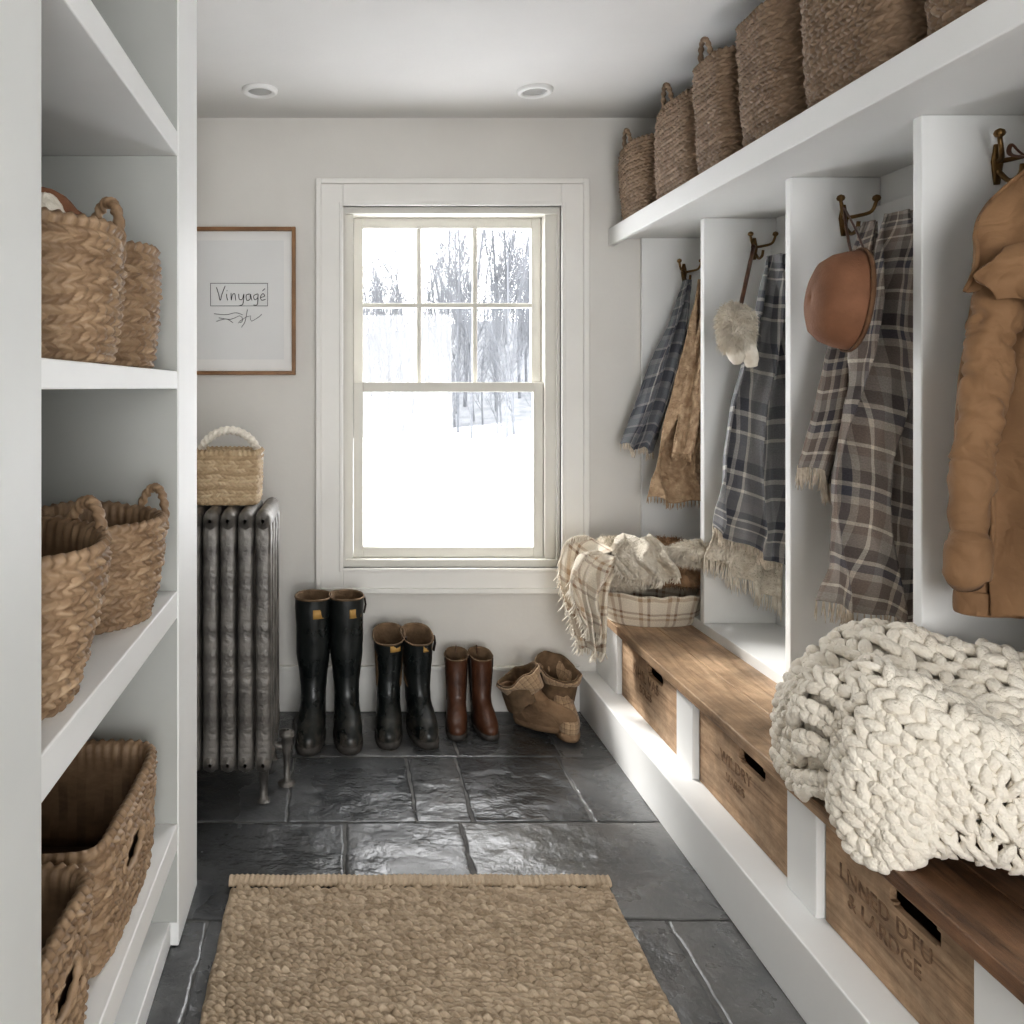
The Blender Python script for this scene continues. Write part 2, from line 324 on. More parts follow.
# ------------------------------------------------------------------ window
win=thing('window_1',(.45,YB,.508),'white double-hung window with casing','window'); win['kind']='structure'
del win['category']
cx0,cx1,cz0,cz1=-.114,1.013,.508,2.229
y=YB-.022
boxes('casing',[((cx0,y,cz0),(wx0,YB,cz1)),((wx1,y,cz0),(cx1,YB,cz1)),((wx0,y,wz1),(wx1,YB,cz1)),((wx0,y,cz0),(wx1,YB,wz0)),
 ((cx0-.008,y-.014,cz0-.008),(cx0+.014,YB,cz1+.008)),((cx1-.014,y-.014,cz0-.008),(cx1+.008,YB,cz1+.008)),((cx0+.014,y-.014,cz1-.014),(cx1-.014,YB,cz1+.008)),((cx0+.014,y-.014,cz0-.008),(cx1-.014,YB,cz0+.014)),
 ((wx0-.016,y-.006,wz0-.016),(wx0,YB,wz1+.016)),((wx1,y-.006,wz0-.016),(wx1+.016,YB,wz1+.016)),((wx0,y-.006,wz1),(wx1,YB,wz1+.016)),((wx0,y-.006,wz0-.016),(wx1,YB,wz0))],M['trim'],win,bevel=.003)
sx0,sx1=.036,.848; zt_=wz1-.028; zb_=wz0+.03
boxes('jamb',[((wx0-.001,YB-.001,zb_),(wx0+.012,YB+.02,zt_)),((wx1-.012,YB-.001,zb_),(wx1+.001,YB+.02,zt_)),
 ((wx0-.001,YB+.02,zb_),(sx0-.001,YB+.135,zt_)),((sx1+.001,YB+.02,zb_),(wx1+.001,YB+.135,zt_)),((wx0-.001,YB-.001,zt_),(wx1+.001,YB+.135,wz1+.001)),
 ((wx0-.001,YB-.001,wz0-.001),(wx1+.001,YB+.16,zb_))],M['sash'],win,bevel=0)
def sash(ya,z0,z1,bot,top,mun):
    g0,g1=sx0+.042,sx1-.042; yb=ya+.032
    L=[((sx0,ya,z0),(g0,yb,z1)),((g1,ya,z0),(sx1,yb,z1)),((g0,ya,z0),(g1,yb,z0+bot)),((g0,ya,z1-top),(g1,yb,z1))]
    a,b=z0+bot,z1-top
    if mun:
        for k in (1,2):
            x=g0+(g1-g0)*k/3; L.append(((x-.010,ya+.006,a),(x+.010,yb-.006,b)))
        zm=(a+b)/2; L.append(((g0,ya+.005,zm-.010),(g1,yb-.005,zm+.010)))
    boxes('sash',L,M['sash'],win,bevel=.003)
    boxes('glass_pane',[((g0,ya+.014,a),(g1,ya+.017,b))],M['glass'],win,bevel=0)
sash(YB+.085,1.345,zt_,.04,.045,True)
sash(YB+.045,.635,1.385,.045,.042,False)
# ------------------------------------------------------------------ outdoors
nx,ny=70,70
def gzv(X,Y): return -1.75+.10*np.clip(X,-10,15)*np.clip((Y-10)/20,0,1)+np.clip(Y-36,0,99)*.17+np.clip((Y-14)/16,0,1)*.45
X,Y=np.meshgrid(np.linspace(-30,50,nx),np.linspace(4.2,37.5,ny),indexing='ij')
o=MB(); o.add(np.stack([X,Y,gzv(X,Y)+.10*fn(np.stack([X,Y,0*X],-1),.15)],-1),gridF(nx,ny)); o=o.obj('snow_field',M['snow'],fixn=True); tag(o,'snow-covered sloping ground outside the window','snow'); o['kind']='stuff'
X,Y=np.meshgrid(np.linspace(-60,90,nx),np.linspace(37,85,ny),indexing='ij')
o=MB(); o.add(np.stack([X,Y,gzv(X,Y)-.15+.5*fn(np.stack([X,Y,0*X],-1),.10,2)*np.clip((Y-38)/6,0,1)],-1),gridF(nx,ny)); o=o.obj('wooded_hillside',M['hill'],fixn=True); tag(o,'misty grey wooded hillside beyond the snow field','hill'); o['kind']='stuff'
def tree_mesh(seed):
    r=random.Random(seed); mb=MB()
    def br(p,d,l,rad,lev):
        pts=[np.array(p)]; dd=np.array(d,float)
        ns=3 if lev<3 else 2
        for k in range(ns):
            dd=dd+np.array([r.gauss(0,.1),r.gauss(0,.1),r.gauss(0,.05)+(.06 if lev else 0)]); dd/=np.linalg.norm(dd)
            pts.append(pts[-1]+dd*l/ns)
        tube(mb,pts,np.linspace(rad,rad*.45,len(pts)),seg=4 if lev else 6,cap=False,n0=(1,.2,.1))
        if lev>=3: return
        nb=(16,7,5)[lev]
        for k in range(nb):
            t=r.uniform(.12 if lev==0 else .2,1); q=t*ns; i=min(int(q),ns-1); pp=pts[i]+(pts[i+1]-pts[i])*(q-i)
            a=r.uniform(0,2*pi); up=(.9,.7,.5)[lev]
            e=np.array([math.cos(a),math.sin(a),up]); e=e/np.linalg.norm(e)*.8+dd*.35; e/=np.linalg.norm(e)
            br(pp,e,l*(.30,.5,.5)[lev]*r.uniform(.6,1.1)*(1.3-t*.5),max(rad*(1-t*.6)*.42,.012),lev+1)
    br((0,0,0),(0,0,1),r.uniform(9,12),r.uniform(.08,.14),0)
    return mb
protos=[tree_mesh(i) for i in range(5)]
tms=[]; placed=[]; i=0; tries=0
while i<150 and tries<30000:
    tries+=1
    near=i<34
    if near: y=random.uniform(32,38); x=random.uniform(-4,12)
    else: y=random.uniform(38,72); x=random.uniform(-.06,.34)*y
    if any((x-a)**2+(y-b)**2<(1.3 if near else 1.6) for a,b in placed): continue
    placed.append((x,y))
    if i<5: o=protos[i].obj('bare_tree',M['bark'],origin=(0,0,0)); tms.append(o)
    else: o=tms[i%5].copy(); COL.objects.link(o)
    s=random.uniform(.30,.55) if near else random.uniform(.45,.85)
    if x>y*.13: s*=1.3
    o.location=(x,y,float(gzv(np.array(x),np.array(y)))-.15); o.rotation_euler=(0,0,random.uniform(0,6.28)); o.scale=(s*.8,s*.8,s)
    tag(o,'bare hazy winter tree standing in the snow','tree','bare winter trees'); i+=1
# ------------------------------------------------------------------ recessed lights
for i,x in enumerate((-.325,.727)):
    e=thing('recessed_light',(x,3.06,H-.012),'round white recessed ceiling downlight','light','ceiling downlights')
    th=np.linspace(0,2*pi,32,endpoint=False)
    for nm,prof,mt in (('trim_ring',[(.045,.012),(.048,.0),(.060,-.002),(.067,.004),(.068,.012)],'white'),('diffuser',[(.0005,.002),(.03,.003),(.046,.008)],'lens')):
        mb=MB(); mb.add([[(r*math.cos(t),r*math.sin(t),z) for t in th] for r,z in prof],gridF(len(prof),32,False,True)); mb.obj(nm,M[mt],e)
# ------------------------------------------------------------------ left shelving
XF=-.405; yn,yf=1.07,1.95
sh=thing('shelving_unit',(-.64,1.4,0),'white painted built-in open shelving holding woven baskets','shelf')
boxes('side_panel',[((-.88,yf,0),(XF,2.19,H-.004))],M['white'],sh)
boxes('side_panel',[((-.88,.62,0),(XF,yn,H-.004))],M['white_shaded'],sh)
boxes('back_panel',[((-.895,.62,0),(-.874,2.19,H-.004))],M['inner_shade'],sh,bevel=0)
SZ=((.235,.300),(.800,.866),(1.358,1.401),(1.925,1.985))
for z0,z1 in SZ:
    boxes('shelf_board',[((-.88,yn,z0),(XF-.003,yf,z1))],M['white'],sh,bevel=.003)
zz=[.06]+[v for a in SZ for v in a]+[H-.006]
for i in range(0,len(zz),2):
    boxes('shade_lining',[((-.873,yf-.006,zz[i]+.001),(XF-.004,yf-.0005,zz[i+1]-.001))],M['inner_shade'],sh,bevel=0)  # added thin panels whose grey paints shade onto the bay ends
    boxes('shade_lining',[((-.873,yn+.0005,zz[i]+.001),(XF-.004,yn+.006,zz[i+1]-.001))],M['inner_shade'],sh,bevel=0)
boxes('toe_kick',[((-.88,yn,0),(XF-.02,yf,.06))],M['white'],sh)
# ------------------------------------------------------------------ storage bench
be=thing('storage_bench',(1.28,2.1,0),'long built-in white bench with rustic wooden seat','bench')
boxes('plinth',[((.985,.6,0),(1.598,YB-.002,.165))],M['white'],be,bevel=.004)
bays=[(2.56,3.12),(1.92,2.44),(1.35,1.80),(.78,1.23)]
ys=[YB-.002]+[v for a,b in bays for v in (b,a)]+[.6]
for i in range(0,len(ys),2): boxes('partition',[((1.06,ys[i+1],.165),(1.598,ys[i],.405))],M['white'],be,bevel=.003)
boxes('top_rail',[((1.061,.6,.405),(1.598,YB-.002,.4195))],M['white'],be,bevel=.001)
boxes('back_panel',[((1.585,.6,.165),(1.598,YB-.002,.405))],M['white'],be,bevel=0)
mb=MB()
for i,(a,b) in enumerate(((1.033,1.18),(1.182,1.33))): mb.box((a,1.66,.42),(b,YB-.003,.452))
mb.obj('seat_board',M['seat'],be,W=True,smooth=False,bevel=.003)
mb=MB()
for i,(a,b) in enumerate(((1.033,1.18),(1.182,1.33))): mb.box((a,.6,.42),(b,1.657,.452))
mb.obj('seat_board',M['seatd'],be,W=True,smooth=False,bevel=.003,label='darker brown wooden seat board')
# ------------------------------------------------------------------ coat cubby
cu=thing('coat_cubby',(1.4,2.1,.42),'white built-in coat cubbies with overhead shelf','cubby')
XD=1.33; ZC=1.99
boxes('base_board',[((XD,.6,.4205),(1.598,YB-.002,.487))],M['white'],cu)
DV=(2.965,2.388,1.845,1.30,.76)
for y in DV: boxes('divider',[((XD,y,.487),(1.598,y+.03,ZC))],M['white'],cu)
boxes('end_panel',[((1.245,YB-.02,.453),(1.598,YB-.002,ZC))],M['white'],cu)
boxes('overhead_shelf',[((1.135,.6,ZC),(1.598,YB-.002,2.03))],M['white'],cu,bevel=.002)
boxes('fascia',[((1.11,.6,1.958),(1.1345,YB-.002,2.031))],M['white'],cu,bevel=.003)
boxes('hook_rail',[((1.578,.6,1.80),(1.598,YB-.022,1.90))],M['white'],cu,bevel=.002)
def hook(x,y,z,sc=1.0,parent=cu):
    mb=MB()
    tube(mb,[(0,0,.035),(0,-.001,0),(0,0,-.045)],[.006,.013,.006],[.004,.005,.004],seg=10,n0=(1,0,0))
    for s in (-1,1):
        p=cr([(0,-.004,.0),(s*.015,-.03,.0),(s*.036,-.055,.006),(s*.045,-.062,.032)],14)
        tube(mb,p,np.linspace(.005,.0042,14),seg=8)
        tube(mb,[(s*.045,-.062,.029),(s*.045,-.062,.033),(s*.045,-.062,.038),(s*.045,-.062,.044),(s*.045,-.062,.047)],[.002,.008,.010,.008,.002],seg=10,n0=(1,0,0))
    tube(mb,cr([(0,-.004,-.02),(0,-.03,-.045),(0,-.055,-.04),(0,-.062,-.02)],12),.0048,seg=8,n0=(1,0,0))
    V=np.concatenate(mb.V)*sc+np.array((x,y,z)); mb.V=[V]
    mb.obj('coat_hook',M['brass'],parent,W=True,label='aged brass double coat hook')
hook(1.42,YB-.024,1.845); hook(1.515,DV[0]-.004,1.88); hook(1.485,DV[1]-.004,1.865,1.15); hook(1.50,DV[2]-.004,1.88,1.15)
# ------------------------------------------------------------------ crates
def textmesh(name,body,size,mat,parent,loc,rot,shear=0,ext=.0006,offset=0):
    cu_=bpy.data.curves.new('t','FONT'); cu_.body=body; cu_.size=size; cu_.extrude=ext; cu_.shear=shear; cu_.align_x='CENTER'; cu_.offset=offset; cu_.space_character=1.1
    t=bpy.data.objects.new('t',cu_); COL.objects.link(t); bpy.context.view_layer.update()
    me=bpy.data.meshes.new_from_object(t.evaluated_get(bpy.context.evaluated_depsgraph_get()))
    bpy.data.objects.remove(t); me.materials.clear(); me.materials.append(mat)
    o=bpy.data.objects.new(name,me); COL.objects.link(o); o.parent=parent; o.location=Vector(loc)-parent_world(parent); o.rotation_euler=rot
    return o
def crate(y0,y1,lines,lab,so=-.06,hs=.068):
    x0,x1,z0,z1=1.078,1.46,.167,.395
    e=thing('wooden_crate',((x0+x1)/2,(y0+y1)/2,z0),lab,'crate','wooden crates in the bench')
    yc_=(y0+y1)/2; ym=yc_+so; zc=z1-.034; hr=.019; t=.014
    mb=MB()
    def bx(a,b,c,d): mb.box((x0,a,c),(x0+t,b,d))
    n=14; edges=np.linspace(ym-hs,ym+hs,n+1)
    bx(y0,ym-hs,z0,z1); bx(ym+hs,y1,z0,z1)
    for i in range(n):
        yy=(edges[i]+edges[i+1])/2; dd=hs-abs(yy-ym); h=hr if dd>hr else math.sqrt(max(hr**2-(hr-dd)**2,0))
        bx(edges[i],edges[i+1],z0,zc-h); bx(edges[i],edges[i+1],zc+h,z1)
    mb.obj('front_board',M['crate'],e,W=True,smooth=False)
    mb=MB()
    mb.box((x0+t,y0,z0),(x1-t,y0+t,z1)); mb.box((x0+t,y1-t,z0),(x1-t,y1,z1)); mb.box((x1-t,y0,z0),(x1,y1,z1)); mb.box((x0+t,y0+t,z0),(x1-t,y1-t,z0+.012))
    mb.obj('box_body',M['crate'],e,W=True,smooth=False,bevel=.0015)
    for i,(tx,sz) in enumerate(lines):
        textmesh('stencil_text',tx,sz,M['stencil'],e,(x0-.0008,yc_+.03,z1-.098-i*.046),(pi/2,0,-pi/2),offset=.0005)
crate(2.567,3.112,[('NHIL VAS',.052),('BOLES',.038)],'weathered wooden crate with stencilled lettering and slot handle')
crate(1.927,2.432,[('WILDRY',.044),('VARES',.034)],'weathered wooden crate with slot handle in the bench')
crate(1.357,1.793,[("LNNED DTU",.046),('& LARDGE',.044)],'wooden crate with two lines of brown stencilled letters')
# ------------------------------------------------------------------ baskets
def outline(sx,sy,e,n):
    t=np.linspace(0,2*pi,1200,endpoint=False); c,s_=np.cos(t),np.sin(t)
    x=sx*np.sign(c)*np.abs(c)**(2/e); y=sy*np.sign(s_)*np.abs(s_)**(2/e)
    P=np.stack([x,y],-1); Q=np.vstack([P,P[:1]]); d=np.r_[0,np.cumsum(np.linalg.norm(np.diff(Q,axis=0),axis=1))]
    u=np.linspace(0,d[-1],n,endpoint=False)
    R=np.stack([np.interp(u,d,Q[:,0]),np.interp(u,d,Q[:,1])],-1)
    T=np.roll(R,-1,0)-np.roll(R,1,0); T/=np.linalg.norm(T,axis=1)[:,None]
    return R,np.stack([T[:,1],-T[:,0]],-1),d[-1]
_h=rng.random((400,600))
def basket(loc,sx,sy,h,e=3,t0=.86,t1=1.0,belly=.04,cell=(.026,.015),A=.006,mat=None,rot=0,tilt=(0,0),handles=None,label='',group=None,warp=.012,seed=0,slots=None,hmat=None,name='wicker_basket',hs=.06,hh=.06,hr=.009,stripe=False,slant=.8):
    mat=mat or M['wick']
    E=thing(name,loc,label,'basket',group)
    R0,N0,per=outline(sx,sy,e,8); ns=max(12,int(per/cell[0])); nu=ns*6
    R,N,per=outline(sx,sy,e,nu); nr=max(4,int(h/cell[1])); nv=nr*5+1
    v=np.linspace(0,1,nv); u=np.arange(nu)/nu
    U,Vv=np.meshgrid(u,v,indexing='xy')
    sc=t0+(t1-t0)*Vv+belly*np.sin(pi*Vv)
    wob=.26*np.sin(U*2*pi*3+seed+Vv*4)+.16*np.sin(U*2*pi*7+seed*2)
    vr=np.clip(Vv*nr+wob*np.sin(pi*Vv),0,nr-1e-6)
    r=np.floor(vr); t=vr-r
    alt=(r%2)
    ph=U*ns+.5*alt+slant*(t-.5)*np.where(alt>0,1,-1)+seed+.2*np.sin(U*2*pi*9+r*1.7)
    s_=ph-np.floor(ph); cellid=(np.floor(ph).astype(int)%ns)
    hsh=_h[(r.astype(int)+seed*7)%400,(cellid*3+seed)%600]
    strand=.10*np.abs(np.sin(2*pi*(s_*1.0+t*1.5)))
    d=A*(((1-np.abs(2*s_-1)**2.6)*.9+.1)*np.sqrt(np.clip(1-(2*t-1)**2*.985,0,1))*(.6+.65*hsh)-strand)
    P=np.stack([R[None,:,0]*sc+N[None,:,0]*d,R[None,:,1]*sc+N[None,:,1]*d,Vv*h],-1)
    tone=.20+.54*_h[(r.astype(int)*3+seed*5)%400,(cellid*7+seed)%600]+.16*(hsh>.86)-.14*(1-np.sqrt(np.clip(1-(2*t-1)**2,0,1)))  # last term paints crevice shade into the grooves between weave rows
    if stripe: tone=np.where((r%4)==0,tone*.45,tone)
    rh=_h[(np.arange(nu)*ns*2//nu)%400,5]
    rim=[(0.000,.004),(.006,.012),(-.003,.022),(-.014,.015),(-.018,.0)]
    ex=[];et=[]
    tw=.003*np.sin(2*pi*u*ns*1.0)
    for off,dz in rim:
        ex.append(np.stack([R[:,0]*t1+N[:,0]*(off+tw),R[:,1]*t1+N[:,1]*(off+tw),h+dz+tw*.6],-1)); et.append(.2+.5*rh)
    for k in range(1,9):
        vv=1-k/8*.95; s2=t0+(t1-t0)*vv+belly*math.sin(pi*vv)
        ex.append(np.stack([R[:,0]*s2-N[:,0]*.016,R[:,1]*s2-N[:,1]*.016,np.full(nu,vv*h+ .0)],-1)); et.append(.02+.35*_h[(k*5)%400,(np.arange(nu)//6)%600])  # inside wall toned darker: shade of the hollow put into the colour
    P=np.concatenate([P,np.array(ex)]); tone=np.concatenate([tone,np.array(et)])
    w=warp*(P[...,2:3]/h)
    Wn=np.stack([fn(P,4,seed),fn(P,4,seed+5),.8*fn(P*[1,1,.2],6,seed+9)],-1)*w
    P=P+Wn
    n=len(P); F=gridF(n,nu,False,True)
    if slots:
        keep=[]; Pf=P.reshape(-1,3)
        for f in F:
            c=Pf[list(f)].mean(0); ok=True
            for (axn,sgn,pos,zc,hw,hh_) in slots:
                o_=1-axn
                if c[axn]*sgn>0 and abs(c[axn])>(sx if axn==0 else sy)*.7 and ((c[o_]-pos)/hw)**2+((c[2]-zc)/hh_)**2<1: ok=False
            if ok: keep.append(f)
        F=keep
    F.append(tuple(range(nu))[::-1]); F.append(tuple((n-1)*nu+j for j in range(nu)))
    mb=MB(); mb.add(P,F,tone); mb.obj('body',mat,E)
    if slots:
        for (axn,sgn,pos,zc,hw,hh_) in slots:
            base=(sx if axn==0 else sy)*(t0+(t1-t0)*zc/h+belly*math.sin(pi*zc/h))*sgn
            a=np.linspace(0,2*pi,28,endpoint=False); pp=np.zeros((28,3)); pp[:,axn]=base+sgn*.001; pp[:,1-axn]=pos+np.cos(a)*hw; pp[:,2]=zc+np.sin(a)*hh_
            m2=MB(); tube(m2,pp,.007,seg=8,n0=(0,0,1),closed=True,tone=.65,disp=lambda V:.002*np.sin(np.arange(V.shape[0])*2.2)[:,None]+0*V[...,0]); m2.obj('handle_rim',mat,E)
    if handles:
        for (kind,axn,sgn) in handles:
            m2=MB()
            if kind=='ear':
                c=[0,0,h-.03]; c[axn]=sgn*(sx if axn==0 else sy)*t1*.98
                a1=[0,0,0]; a1[1-axn]=1
                pts=arc(c,hs,hh+.03,0,pi,26,a1,(0,0,1)); pts[:,axn]+=sgn*.012*np.sin(np.linspace(0,pi,26))
            else:
                c=[0,0,h-.02]; a1=[0,0,0]; a1[axn]=1; R_=(sx if axn==0 else sy)*.93
                pts=arc(c,R_,hh+.02,0,pi,40,a1,(0,0,1))
            n_=len(pts); pr=cr(pts,n_*4)
            def dsp(V):
                i=np.arange(V.shape[0])[:,None]; j=np.arange(V.shape[1])[None,:]
                return .0022*np.sin(i*.7+j*2*pi/V.shape[1]*2)
            tube(m2,pr,hr,seg=12,n0=(0,0,1),disp=dsp,tone=.3+.4*_h[(np.arange(n_*4)//6)%400,3].repeat(12))
            m2.obj('handle',hmat or mat,E)
    E.rotation_euler=(tilt[0],tilt[1],rot)
    return E
G1='baskets on the shelving unit'; G2='baskets on the overhead shelf'
big=dict(cell=(.023,.0145),A=.011)
basket((-.580,1.385,1.403),.172,.180,.215,e=2.3,label='round braided seagrass basket with loop handles and folded linens',group=G1,handles=[('ear',1,1),('ear',1,-1)],seed=1,hs=.06,hh=.095,hr=.010,rot=-.75,t0=.88,**big)
basket((-.565,1.755,1.403),.145,.150,.245,e=2.4,label='tall braided seagrass basket with braided rim',group=G1,seed=2,t0=.85,handles=[('ear',1,1)],hs=.05,hh=.04,rot=-.6,**big)
basket((-.590,1.255,.868),.185,.190,.235,e=2.2,label='leaning braided seagrass tub basket with loop handles',group=G1,seed=3,t0=.78,tilt=(0,.05),handles=[('ear',1,1),('ear',1,-1)],hs=.06,hh=.06,hr=.010,rot=-.75,**big)
basket((-.545,1.715,.868),.145,.150,.205,e=2.2,label='small braided seagrass tub basket with loop handles',group=G1,seed=4,t0=.76,tilt=(0,.05),handles=[('ear',1,1),('ear',1,-1)],hs=.05,hh=.060,hr=.009,rot=-.7,**big)
basket((-.62,1.185,.302),.20,.18,.235,e=7,label='rectangular woven basket with cut-out handle',group=G1,seed=5,t0=.94,belly=.01,slots=[(0,1,.02,.15,.060,.030)],warp=.008,cell=(.021,.013),A=.009)
basket((-.625,1.63,.302),.20,.225,.215,e=7,label='large rectangular woven basket with cut-out handle',group=G1,seed=6,t0=.94,belly=.01,slots=[(0,1,-.02,.135,.070,.030)],warp=.008,cell=(.021,.013),A=.009)
ob=[(3.335,3.01,.265),(2.99,2.62,.305),(2.60,2.37,.325),(2.36,2.04,.345),(2.02,1.64,.385),(1.62,1.2,.38)]
for i,(a,b,h) in enumerate(ob):
    basket((1.342+(i%2)*.01,(a+b)/2,2.032),.22,(a-b)/2-.003,h,e=4+(i%3),t0=.95,belly=.02,label='tall brown woven storage basket on overhead shelf',group=G2,seed=10+i,mat=M['wickd'],handles=[('ear',0,-1)] if h<.34 else None,hs=.04,hh=.085,hr=.007,warp=.022,cell=(.019,.0125),A=.0095,slant=.7)
basket((-.405,2.80,.962),.112,.095,.165,e=6,t0=.93,belly=.01,label='small pale wicker basket with rope handle on radiator',seed=21,mat=M['wickl'],handles=[('arc',0,1)],hmat=M['cotton'],hh=.085,hr=.014,warp=.003,cell=(.016,.012),A=.006,stripe=True)
def blob(name,c,r,mat,label,cat,amp=.12,sc=6,seed=0,fur=0,flen=.03,furmat=None,flat=True,group=None,comb=(0,0,-.4),E=None,partname='body'):
    nu,nv=64,40
    th=np.linspace(0,2*pi,nu,endpoint=False); ph=np.linspace(.02,pi-.02,nv)
    T,Pp=np.meshgrid(th,ph,indexing='xy')
    D=np.stack([np.sin(Pp)*np.cos(T),np.sin(Pp)*np.sin(T),np.cos(Pp)],-1)
    k=1+amp*fn(D,sc*.4,seed)+amp*.5*fn(D,sc,seed+3)
    V=D*k[...,None]*np.array(r)
    if flat: V[...,2]=np.maximum(V[...,2],-r[2]*.55)
    V=V+np.array(c)
    mb=MB(); F=gridF(nv,nu,False,True)+[tuple(range(nu)),tuple((nv-1)*nu+j for j in range(nu))[::-1]]
    mb.add(V,F,uv=np.stack([T*r[0],Pp*r[0]],-1))
    if E is None: E=thing(name,(c[0],c[1],V[...,2].min()),label,cat,group)
    mb.obj(partname,mat,E,W=True,fixn=True)
    if fur: furon(V.reshape(-1,3),D.reshape(-1,3),fur,flen,furmat or mat,E,comb,nu,nv)
    return E
def furon(V,D,n,ln,mat,E,comb,nu,nv,name='fur'):
    i=rng.integers(0,len(V)-nu,n); k2=i+nu
    a=rng.random((n,1))
    P=V[i]+(V[k2]-V[i])*a+rng.normal(0,.003,(n,3))
    Nn=D[i]+rng.normal(0,.35,(n,3))+np.array(comb)
    Nn/=np.linalg.norm(Nn,axis=1)[:,None]
    l=ln*rng.uniform(.5,1.2,(n,1))
    t=np.cross(Nn,rng.normal(size=(n,3))); t/=np.linalg.norm(t,axis=1)[:,None]; w=.0011
    mid=P+Nn*l*.55; tip=P+Nn*l+np.array([0,0,-.35])*l
    A=np.stack([P-t*w,P+t*w,mid+t*w*.8,mid-t*w*.8,tip],1).reshape(-1,3)
    F=[]
    for q in np.arange(n)*5: F.append((q,q+1,q+2,q+3)); F.append((q+3,q+2,q+4))
    mb=MB(); mb.add(A,F); o=mb.obj(name,mat,E,W=True); o['kind']='stuff'
    return o
blob('folded_linen',(-.57,1.40,1.635),(.105,.11,.075),M['felt'],'rust brown cloth bundle in basket','linen',amp=.15,seed=5)
blob('folded_linen',(-.545,1.27,1.625),(.06,.07,.055),M['leather'],'dark brown leather roll in basket','linen',amp=.12,seed=7)
blob('folded_linen',(-.50,1.33,1.63),(.035,.06,.045),M['cotton'],'white linen fold in basket','linen',amp=.2,seed=9)
# ------------------------------------------------------------------ picture frame
pf=thing('picture_frame',(-.44,YB-.002,1.415),'brown wooden framed handwritten print on wall','picture')
fx0,fx1,fz0,fz1=-.672,-.207,1.415,2.035; fw=.016
boxes('frame_moulding',[((fx0,YB-.03,fz0),(fx0+fw,YB-.002,fz1)),((fx1-fw,YB-.03,fz0),(fx1,YB-.002,fz1)),((fx0+fw,YB-.03,fz0),(fx1-fw,YB-.002,fz0+fw)),((fx0+fw,YB-.03,fz1-fw),(fx1-fw,YB-.002,fz1))],M['framewood'],pf,bevel=.002)
boxes('mat_board',[((fx0+fw,YB-.012,fz0+fw),(fx1-fw,YB-.002,fz1-fw))],M['paper'],pf,bevel=0)
boxes('print',[((fx0+.05,YB-.0135,fz0+.065),(fx1-.05,YB-.0122,fz1-.055))],M['mat'],pf,bevel=0)
zt=YB-.0145
def ln(a,b,w=.0009): return ((min(a[0],b[0])-w,zt-.0008,min(a[1],b[1])-w),(max(a[0],b[0])+w,zt+.001,max(a[1],b[1])+w))
boxes('print_border',[ln((-.565,1.80),(-.325,1.80)),ln((-.565,1.705),(-.325,1.705)),ln((-.565,1.705),(-.565,1.80)),ln((-.325,1.705),(-.325,1.80))],M['ink'],pf,bevel=0)
def pen(name,strokes,w,mat):
    mb=MB()
    for pts in strokes:
        p=cr(pts,18); tube(mb,np.stack([p[:,0],np.full(18,zt-.0008),p[:,1]],-1),w,seg=5,n0=(0,1,0))
    mb.obj(name,mat,pf,W=True)
def L_(x,pts): return [(x+a*.052,1.728+b*.055) for a,b in pts]
x0=-.540
pen('lettering',[L_(x0,[(0,1),(.18,.45),(.3,0),(.45,.5),(.7,1.1)]),L_(x0+.036,[(.12,.5),(.14,.25),(.22,0)]),L_(x0+.036,[(.14,.72),(.18,.76)]),
 L_(x0+.056,[(.1,.55),(.12,0),(.2,.4),(.4,.5),(.48,0)]),
 L_(x0+.088,[(.1,.5),(.15,.1),(.4,.1),(.52,.5),(.45,-.25),(.15,-.42)]),L_(x0+.120,[(.38,.5),(.1,.4),(.15,.0),(.42,.12),(.42,.5),(.55,0)]),
 L_(x0+.150,[(.42,.5),(.12,.35),(.2,.05),(.45,.2),(.47,.5),(.42,-.3),(.1,-.35)]),L_(x0+.180,[(.1,.22),(.42,.32),(.30,.52),(.1,.30),(.18,.02),(.5,.08)]),L_(x0+.180,[(.25,.72),(.45,.9)])],.0016,M['ink'])
pen('handwriting',[[(-.55,1.672),(-.50,1.668),(-.46,1.676),(-.43,1.668)],[(-.53,1.655),(-.48,1.648),(-.44,1.664),(-.43,1.64),(-.45,1.635),(-.40,1.665),(-.395,1.64),(-.36,1.66),(-.35,1.67)],[(-.54,1.640),(-.50,1.650),(-.47,1.634)],[(-.41,1.69),(-.42,1.64),(-.435,1.615)]],.0013,M['inks'])
# ------------------------------------------------------------------ radiator
ra=thing('radiator',(-.5,2.79,0),'old weathered grey cast iron column radiator against the wall','radiator')
mb=MB(); XRD=-.268
def flat_col(y,rx,ry):
    zz=np.array([.11,.15,.20,.5,.82,.88,.93]); k=np.array([.92,1.05,.96,.94,.96,1.05,.92])
    th=np.linspace(0,2*pi,20,endpoint=False); c,s=np.cos(th),np.sin(th)
    V=[[(XRD+rx*kk*np.sign(a)*abs(a)**.5,y+ry*np.sign(b)*abs(b)**.5,z) for a,b in zip(c,s)] for z,kk in zip(zz,k)]
    mb.add(V,gridF(7,20,False,True))
for k in range(4): flat_col(2.64+k*.10,.0268,.028)
for z,rz in ((.925,.036),(.13,.032)):
    yy=np.array([2.602,2.606,2.620,2.65,2.79,2.92,2.95,2.965,2.97]); q=np.array([.2,.65,.92,1,1,1,.92,.65,.2])
    tube(mb,[(XRD,y,z) for y in yy],q*rz,q*.0283,seg=16,n0=(0,0,1))
o0=mb.obj('section',M['iron'],ra,W=True)
for i in range(1,9):
    o=o0.copy(); COL.objects.link(o); o.location.x=-i*.0575
